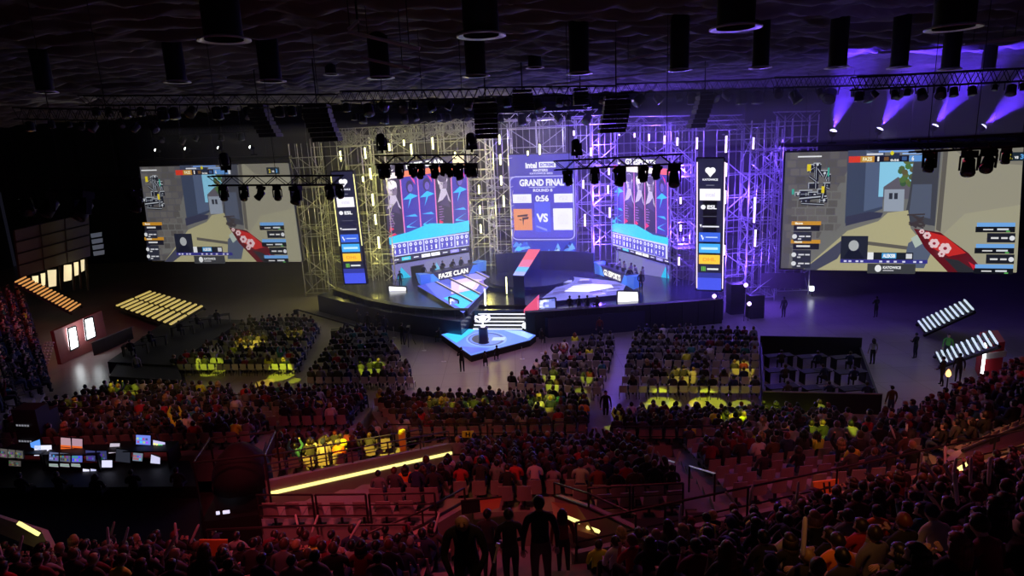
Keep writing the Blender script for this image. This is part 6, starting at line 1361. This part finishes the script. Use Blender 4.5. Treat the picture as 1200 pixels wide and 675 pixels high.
stand_person(472, 404, 0, -.4, 'hold', 'black jacket', 0, 'short', 'hair_black', 'person in black at the tripod left of the stage')
stand_person(452, 394, 0, .6, 'side', 'dark hoodie', 0, 'short', 'hair_black', 'person in a dark hoodie beside the left barrier, second from the tripod')
stand_person(445, 389, 0, .2, 'low', 'black jacket', 0, 'cap', 'cloth_black jacket', 'person in black with a cap beside the left barrier')
stand_person(420, 385, 0, -.5, 'hold', 'charcoal shirt', 0, 'short', 'hair_black', 'person in charcoal at the left barrier next to the crane')
stand_person(432, 390, 0, -.2, 'side', 'black jacket', 0, 'short', 'hair_dark brown', 'person in black between the crane and the barrier')
stand_person(703, 397, 0, .2, 'side', 'maroon jumper', 0, 'short', 'hair_dark brown', 'person in maroon standing before the right barrier')
stand_person(1103, 452, .4, .5, 'low', 'black jacket', 0, 'short', 'hair_black', 'person in black beside the small orange flame lamp')
stand_person(1122, 448, .4, -.5, 'side', 'dark hoodie', 0, 'short', 'hair_black', 'person in a dark hoodie in front of the lower lit staircase')
stand_person(918, 372, 0, .2, 'side', 'charcoal shirt', 0, 'short', 'hair_black', 'person in charcoal standing under the grey board at the back')
stand_person(1026, 372, 0, .2, 'hold', 'dark hoodie', 0, 'short', 'hair_black', 'person in dark clothes at the back below the right side screen')
stand_person(738, 337, Zp-.3, PI, 'side', 'black jacket', 0, 'short', 'hair_black', 'person in black standing behind the right team desk, nearer the steps', 1.1)
stand_person(751, 343, Zp-.3, PI, 'low', 'black jacket', 0, 'short', 'hair_black', 'person in black with papers at the right team desk end', 1.1)
stand_person(470, 338, DZ, .5, 'side', 'black jacket', 0, 'short', 'hair_black', 'person in black standing left of the left team desk')
stand_person(163, 443, 0, .3, 'side', 'pale grey shirt', 1, 'short', 'hair_dark brown', 'person in a pale shirt standing before the black boxed riser')
for i, x in enumerate([668, 679, 689, 700]):
    person(P(x, 365.5, DZ), .2*i-.3, 'person in black seated on the stage edge behind the right barrier, %s from left' % order[i], 'stage crew behind the barrier', SV[i], MATS['cloth_black jacket'], M_TR[0], 'short', MATS['hair_black'], .98)
for i, (x, y, rz) in enumerate([(516, 402, .8), (569, 432, 0), (583, 424, .2), (634, 404, -.5)]):
    person(P(x, y, 0), rz, ['person in black crouched at the left corner of the front stage', 'person in black seated with a camera at the tip of the front stage', 'person in dark clothes seated beside the front stage edge', 'person in black seated at the right corner of the front stage'][i], None, SV[i+1], MATS['cloth_black jacket'], M_TR[0], 'short', MATS['hair_black'], .9)
for (a, c, bkv), lb, tp in ((dl, 'left', 'black jacket'), (dr, 'right', 'white shirt')):
    dv = (c-a).normalized(); n = V(dv.y, -dv.x, 0)
    for k in range(5):
        p = a.lerp(c, (k+.5)/5)+bkv*1.9; person(V(p.x, p.y, Zp+.05), math.atan2(-n.x, n.y), 'seated player in %s behind the %s team desk, %s from left' % ('black' if tp[0] == 'b' else 'pale kit', lb, order[k]), 'players at the team desks', SV[(0, 2, 3, 4, 0)[k]], MATS['cloth_'+tp], M_TR[0], 'short', MATS['hair_dark brown'], 1.05)
# crew on the near stairs
p1 = Q(541, 618, 6.8); g1 = 10.56-1.58
person(V(p1.x-.0, p1.y+.36, g1), PI, 'bald person in a black jacket bending over camera gear on the central stairs', None, ST['bend'], MATS['cloth_black jacket'], M_TR[0], None, None, 1.0)
c = V(p1.x, p1.y-.14, g1+.93); r = empty('photo_camera', c, 0, 'black photo camera held by the bald person on the central stairs', 'camera'); m = MB(); m.box(c, (.15, .07, .10)); m.box(c+V(0, 0, .06), (.06, .05, .03)); m.build('camera_body', M_BLACK, r); m = MB(); m.lathe(c+V(0, -.03, 0), [(.04, 0), (.042, .08), (.036, .1)], 14, axis=(0, -1, 0)); m.build('lens', M_LENS, r)
o = person(V(.27, 8.8, 7.95), .1, 'tall person in a dark sweater standing with back turned on the central stairs', None, ST['side'], MATS['cloth_dark hoodie'], mat('trousers_khaki', (.18, .10, .08), .9), 'short', MATS['hair_dark brown'], 1.0)
person(V(-.25, 10.9, 6.4), .2, 'person in black on the central stairs, just behind the tall one', None, ST['low'], MATS['cloth_black jacket'], M_TR[0], 'short', MATS['hair_black'], 1.03)
person(V(-.75, 12.3, 5.6), -.3, 'person in charcoal lowest on the central stairs', None, ST['side'], MATS['cloth_charcoal shirt'], M_TR[0], 'short', MATS['hair_black'], 1.0)
person(V(.9, 12.8, 5.3), 0, 'person in a maroon top low on the central stairs by the orange-lit wall', None, ST['side'], MATS['cloth_maroon jumper'], M_TR[0], 'long', MATS['hair_dark brown'], .95)
a = V(-.12, 7.4, 8.4); r = empty('monopod', a, 0, 'black and silver monopod leaning beside the bald person', 'camera support'); t = Q(583, 641, 7.4); f_ = Q(572, 690, 7.2)
m = MB(); m.bar(f_, f_.lerp(t, .62), .022, 8); m.build('lower_tube', M_RAIL, r); m = MB(); m.bar(f_.lerp(t, .6), t, .015, 8); m.build('upper_tube', M_STEEL, r); m = MB(); m.bar(t, t+(t-f_).normalized()*.05, .03, 8); m.build('clamp', M_STEEL, r)
# stanchions and straps before the stage
sp = [P(x, y, 0) for x, y in [(462, 396), (497, 411), (520, 424), (612, 421), (636, 414)]]
for i, p in enumerate(sp):
    r = empty('stanchion', p, 0, 'thin metal stanchion on the open floor before the stage, %s from left' % order[i], 'barrier post', 'stanchions before the stage'); m = MB(); m.lathe(p, [(.18, 0), (.18, .02), (.03, .05)], 12); m.build('base', M_STEEL, r); m = MB(); m.bar(p, p+ZZ*.95, .025, 6); m.build('post', M_STEEL, r)
# camera crane left of the stage
c = P(405, 394, 0); r = empty('camera_crane', c, 0, 'dark camera crane with a long arm left of the stage', 'camera crane'); m = MB()
for t in (0, 2.1, 4.2): m.bar(c+ZZ*1.1, c+V(.6*math.cos(t), .6*math.sin(t), 0), .04)
m.build('tripod', M_RAIL, r); m = MB(); m.bar(c+V(1.2, -.6, .9), c+V(-4.5, 2.2, 1.9), .06); m.build('arm', M_RAIL, r); m = MB(); m.box(c+V(1.3, -.65, .85), (.6, .4, .4)); m.build('counterweight', M_BLACK, r); m = MB(); m.box(c+V(-4.6, 2.2, 1.7), (.35, .3, .4)); m.build('camera', M_BLACK, r)
c = P(396, 400, 0); r = empty('flight_case', c, .2, 'black rounded speaker case on the floor beside the crane', 'case'); m = MB(); m.box((0, 0, .5), (.9, .7, 1.0)); m.build('body', M_BLACK, r, True); m = MB(); m.box((0, -.36, .5), (.7, .03, .8)); m.build('front_grille', M_DRAPE, r, True)
# tripod camera
c = P(480, 405, 0); r = empty('tripod_camera', c, 0, 'broadcast camera on a tripod left of the front stage', 'camera'); m = MB(); 
for t in (.5, 2.6, 4.7): m.bar(c+ZZ*1.2, c+V(.5*math.cos(t), .5*math.sin(t), 0), .03)
m.build('tripod', M_RAIL, r); m = MB(); m.box(c+ZZ*1.4, (.25, .6, .3)); m.build('camera_body', M_BLACK, r); m = MB(); m.bar(c+V(0, .3, 1.4), c+V(0, .55, 1.4), .09, 10); m.build('lens', M_BLACK, r)
# far right: board and loudspeakers under the screen, small lamps
wallq('grey_board', Q(892, 338, 56), Q(943, 338, 56), Q(943, 320, 56), Q(892, 320, 56), mat('dull_board', (.16, .13, .16), .7), 'dull grey board hanging below the left edge of the right side screen', 'board', .1)
r = empty('work_lamp', Q(951.5, 338, 57), 0, 'small bright white square work lamp below the right side screen', 'lamp'); wall_quad(Q(949, 341, 57), Q(954, 341, 57), Q(954, 335.5, 57), Q(949, 335.5, 57), .1).build('lamp_face', M_GLOW, r); m = MB(); m.bar(Q(951.5, 341, 57.1), Q(951.5, 360, 57.1), .04); m.build('stand', M_RAIL, r)
for i, (x, y0, y1) in enumerate([(861, 332, 367), (884, 345, 372)]):
    p = P(x, y1, 0); t = Q(x, y0, p.y); r = empty('speaker_stack', p, .1, 'black ground loudspeaker stack by the violet scaffold, %s' % ('taller one' if i == 0 else 'shorter one'), 'loudspeaker'); n = 3 - i
    for k in range(n): h = t.z/n; m = MB(); m.box((0, 0, h*(k+.5)), (1.2, .9, h-.03)); m.build('speaker_cabinet', M_BLACK, r, True)
for i, (x, y) in enumerate([(874, 334), (837, 347), (878, 356)]):
    c = Q(x, y, 50); r = empty('floor_spot', c, 0, 'small bright violet spot lamp low by the right scaffold, %s from left' % order[(1, 0, 2)[i]], 'stage lamp', 'violet floor spots'); m = MB(); m.sm = True; m.lathe(c, [(.1, -.25), (.17, -.1), (.18, .0)], 12, axis=(-.1, -1, .1)); m.build('lamp_body', M_BLACK, r); m = MB(); m.lathe(c+V(0, -.01, 0), [(.16, 0), (.08, .05)], 12, axis=(-.1, -1, .1)); m.build('lens', mat('violet_lens', (1, 1, 1), .4, emit=(.6, .4, 1), es=6), r)
    p_ = V(c.x, c.y+.1, 0); m = MB(); m.bar(p_, c+V(0, .1, -.1), .03); m.build('stand', M_RAIL, r)
c = P(1109, 459, .4); r = empty('flame_lamp', c, 0, 'small glowing orange lamp between two people at the right stand', 'lamp'); m = MB(); m.sm = True; m.lathe(c+ZZ*.9, [(.08, 0), (.14, .12), (.1, .3), (.02, .42)], 10); m.build('glow', mat('flame', (1, .5, .2), .5, emit=(1, .42, .12), es=3.5), r); m = MB(); m.bar(c, c+ZZ*.9, .04); m.build('stand', M_BLACK, r)
# ================================================================ crowd light
RED = (1.0, .09, .13)
for (x, y, z, ax, ay, az, p, ang) in [(-6, 22, 17, -8, 11, 5, 420, 60), (4, 24, 17, 6, 10, 8, 300, 70), (14, 26, 17, 14, 14, 7, 260, 60), (-4, 8, 17.5, -4, 20, 3, 620, 55), (9, 9, 17.5, 11, 22, 3, 460, 50), (-18, 20, 16.5, -18, 31, 1.5, 520, 44), (-10, 14, 16.5, -7, 25, 1, 420, 44), (22, 26, 16, 24, 28, 3, 200, 60), (-30, 38, 16, -40, 48, 3, 500, 70), (-5, 10, 17.5, -5, 16.5, 4.5, 420, 26)]:
    lamp_pt(V(x, y, z), RED, p*W_RED, .25, 'SPOT', V(ax, ay, az), ang, .8, 'red_crowd_spot')
for (x, y, ax, ay, p, ang) in [(-20, 24, -19, 43, 900, 42), (-16, 20, -17, 34, 420, 40), (-3, 16, -2, 33, 420, 40), (12, 20, 15, 36, 420, 44), (-9, 14, -9.5, 25, 260, 16), (8, 12, 12, 27, 160, 30)]:
    lamp_pt(V(x, y, 17.2), (.95, .86, .16), p*W_YW, .3, 'SPOT', V(ax, ay, 0), ang, 1.0, 'broad_yellow_spot')
YG = (.80, .95, .04); YO = (1, .75, .06)
for (px, py, z, p, ang) in [(300, 410, 0, 320, 12), (250, 435, 0, 300, 9), (350, 400, 0, 120, 9), (150, 462, 1, 220, 7), (330, 440, 0, 420, 9), (440, 440, 0, 240, 9), (520, 480, 1, 260, 9), (640, 478, 1, 320, 9), (560, 478, 1, 240, 7), (680, 470, 0, 160, 6), (830, 475, 0, 520, 10), (900, 488, 0, 380, 8), (775, 472, 0, 420, 8), (960, 490, 0, 300, 6), (860, 500, 1, 320, 7), (957, 525, 2, 400, 5), (997, 530, 2, 300, 5), (800, 450, 0, 240, 9), (870, 440, 0, 260, 8), (390, 535, 2, 700, 12), (450, 530, 2, 500, 8), (720, 500, 1, 160, 5), (648, 450, 0, 300, 5), (690, 452, 0, 200, 4), (100, 490, 1, 160, 6), (40, 500, 1, 140, 6), (484, 525, 2, 300, 4), (310, 449, 0, 420, 6), (345, 446, 0, 300, 4), (790, 474, 0, 420, 4), (758, 476, 0, 420, 4), (815, 473, 0, 420, 4), (870, 475, 0, 420, 6), (925, 488, 0, 300, 4), (650, 462, 0, 300, 4)]:
    a = P(px, py, z); lamp_pt(V(a.x*.8-3, a.y-13, 17.2), YG if rnd.random() < .75 else YO, p*W_YSP, .04, 'SPOT', a, ang*.55, .2, 'yellow_spot')
for (px, py, z, p, ang) in [(995, 655, 9.3, 120, 12), (968, 580, 5, 160, 5), (250, 645, 5, 60, 5), (575, 592, 4, 160, 10), (675, 600, 4, 200, 8), (742, 650, 6, 60, 7), (541, 622, 10, 60, 9), (1165, 520, 5, 900, 16), (1030, 590, 5, 120, 14), (630, 610, 8, 70, 10)]:
    a = P(px, py, z); lamp_pt(V(a.x*.6, a.y-3.5, 18.2), (1, .36, .1), p*W_RED, .1, 'SPOT', a, ang*1.3, .5, 'orange_spot')
# ================================================================ camera, world, view
cam = bpy.data.cameras.new('camera'); cam.sensor_width = 36; cam.lens = 36*FPX/1200; cam.clip_end = 300; cam.clip_start = .05
co = bpy.data.objects.new('camera', cam); COL.objects.link(co)
co.matrix_world = Matrix.Translation(CAM) @ Matrix((RT, UP, -FW)).transposed().to_4x4()
SC.camera = co
w = bpy.data.worlds.new('hall_dark'); w.use_nodes = True; w.node_tree.nodes['Background'].inputs[0].default_value = (.02, .02, .035, 1); w.node_tree.nodes['Background'].inputs[1].default_value = .25; SC.world = w
SC.view_settings.view_transform = 'Standard'; SC.view_settings.look = 'None'; SC.view_settings.gamma = 1; SC.view_settings.use_curve_mapping = False; SC.view_settings.exposure = 0.0
try:
    SC.cycles.use_denoising = True; SC.cycles.max_bounces = 5; SC.cycles.volume_bounces = 0; SC.cycles.sample_clamp_indirect = 4; SC.cycles.use_light_tree = True
    SC.cycles.volume_step_rate = 4; SC.cycles.volume_max_steps = 64
except Exception: pass
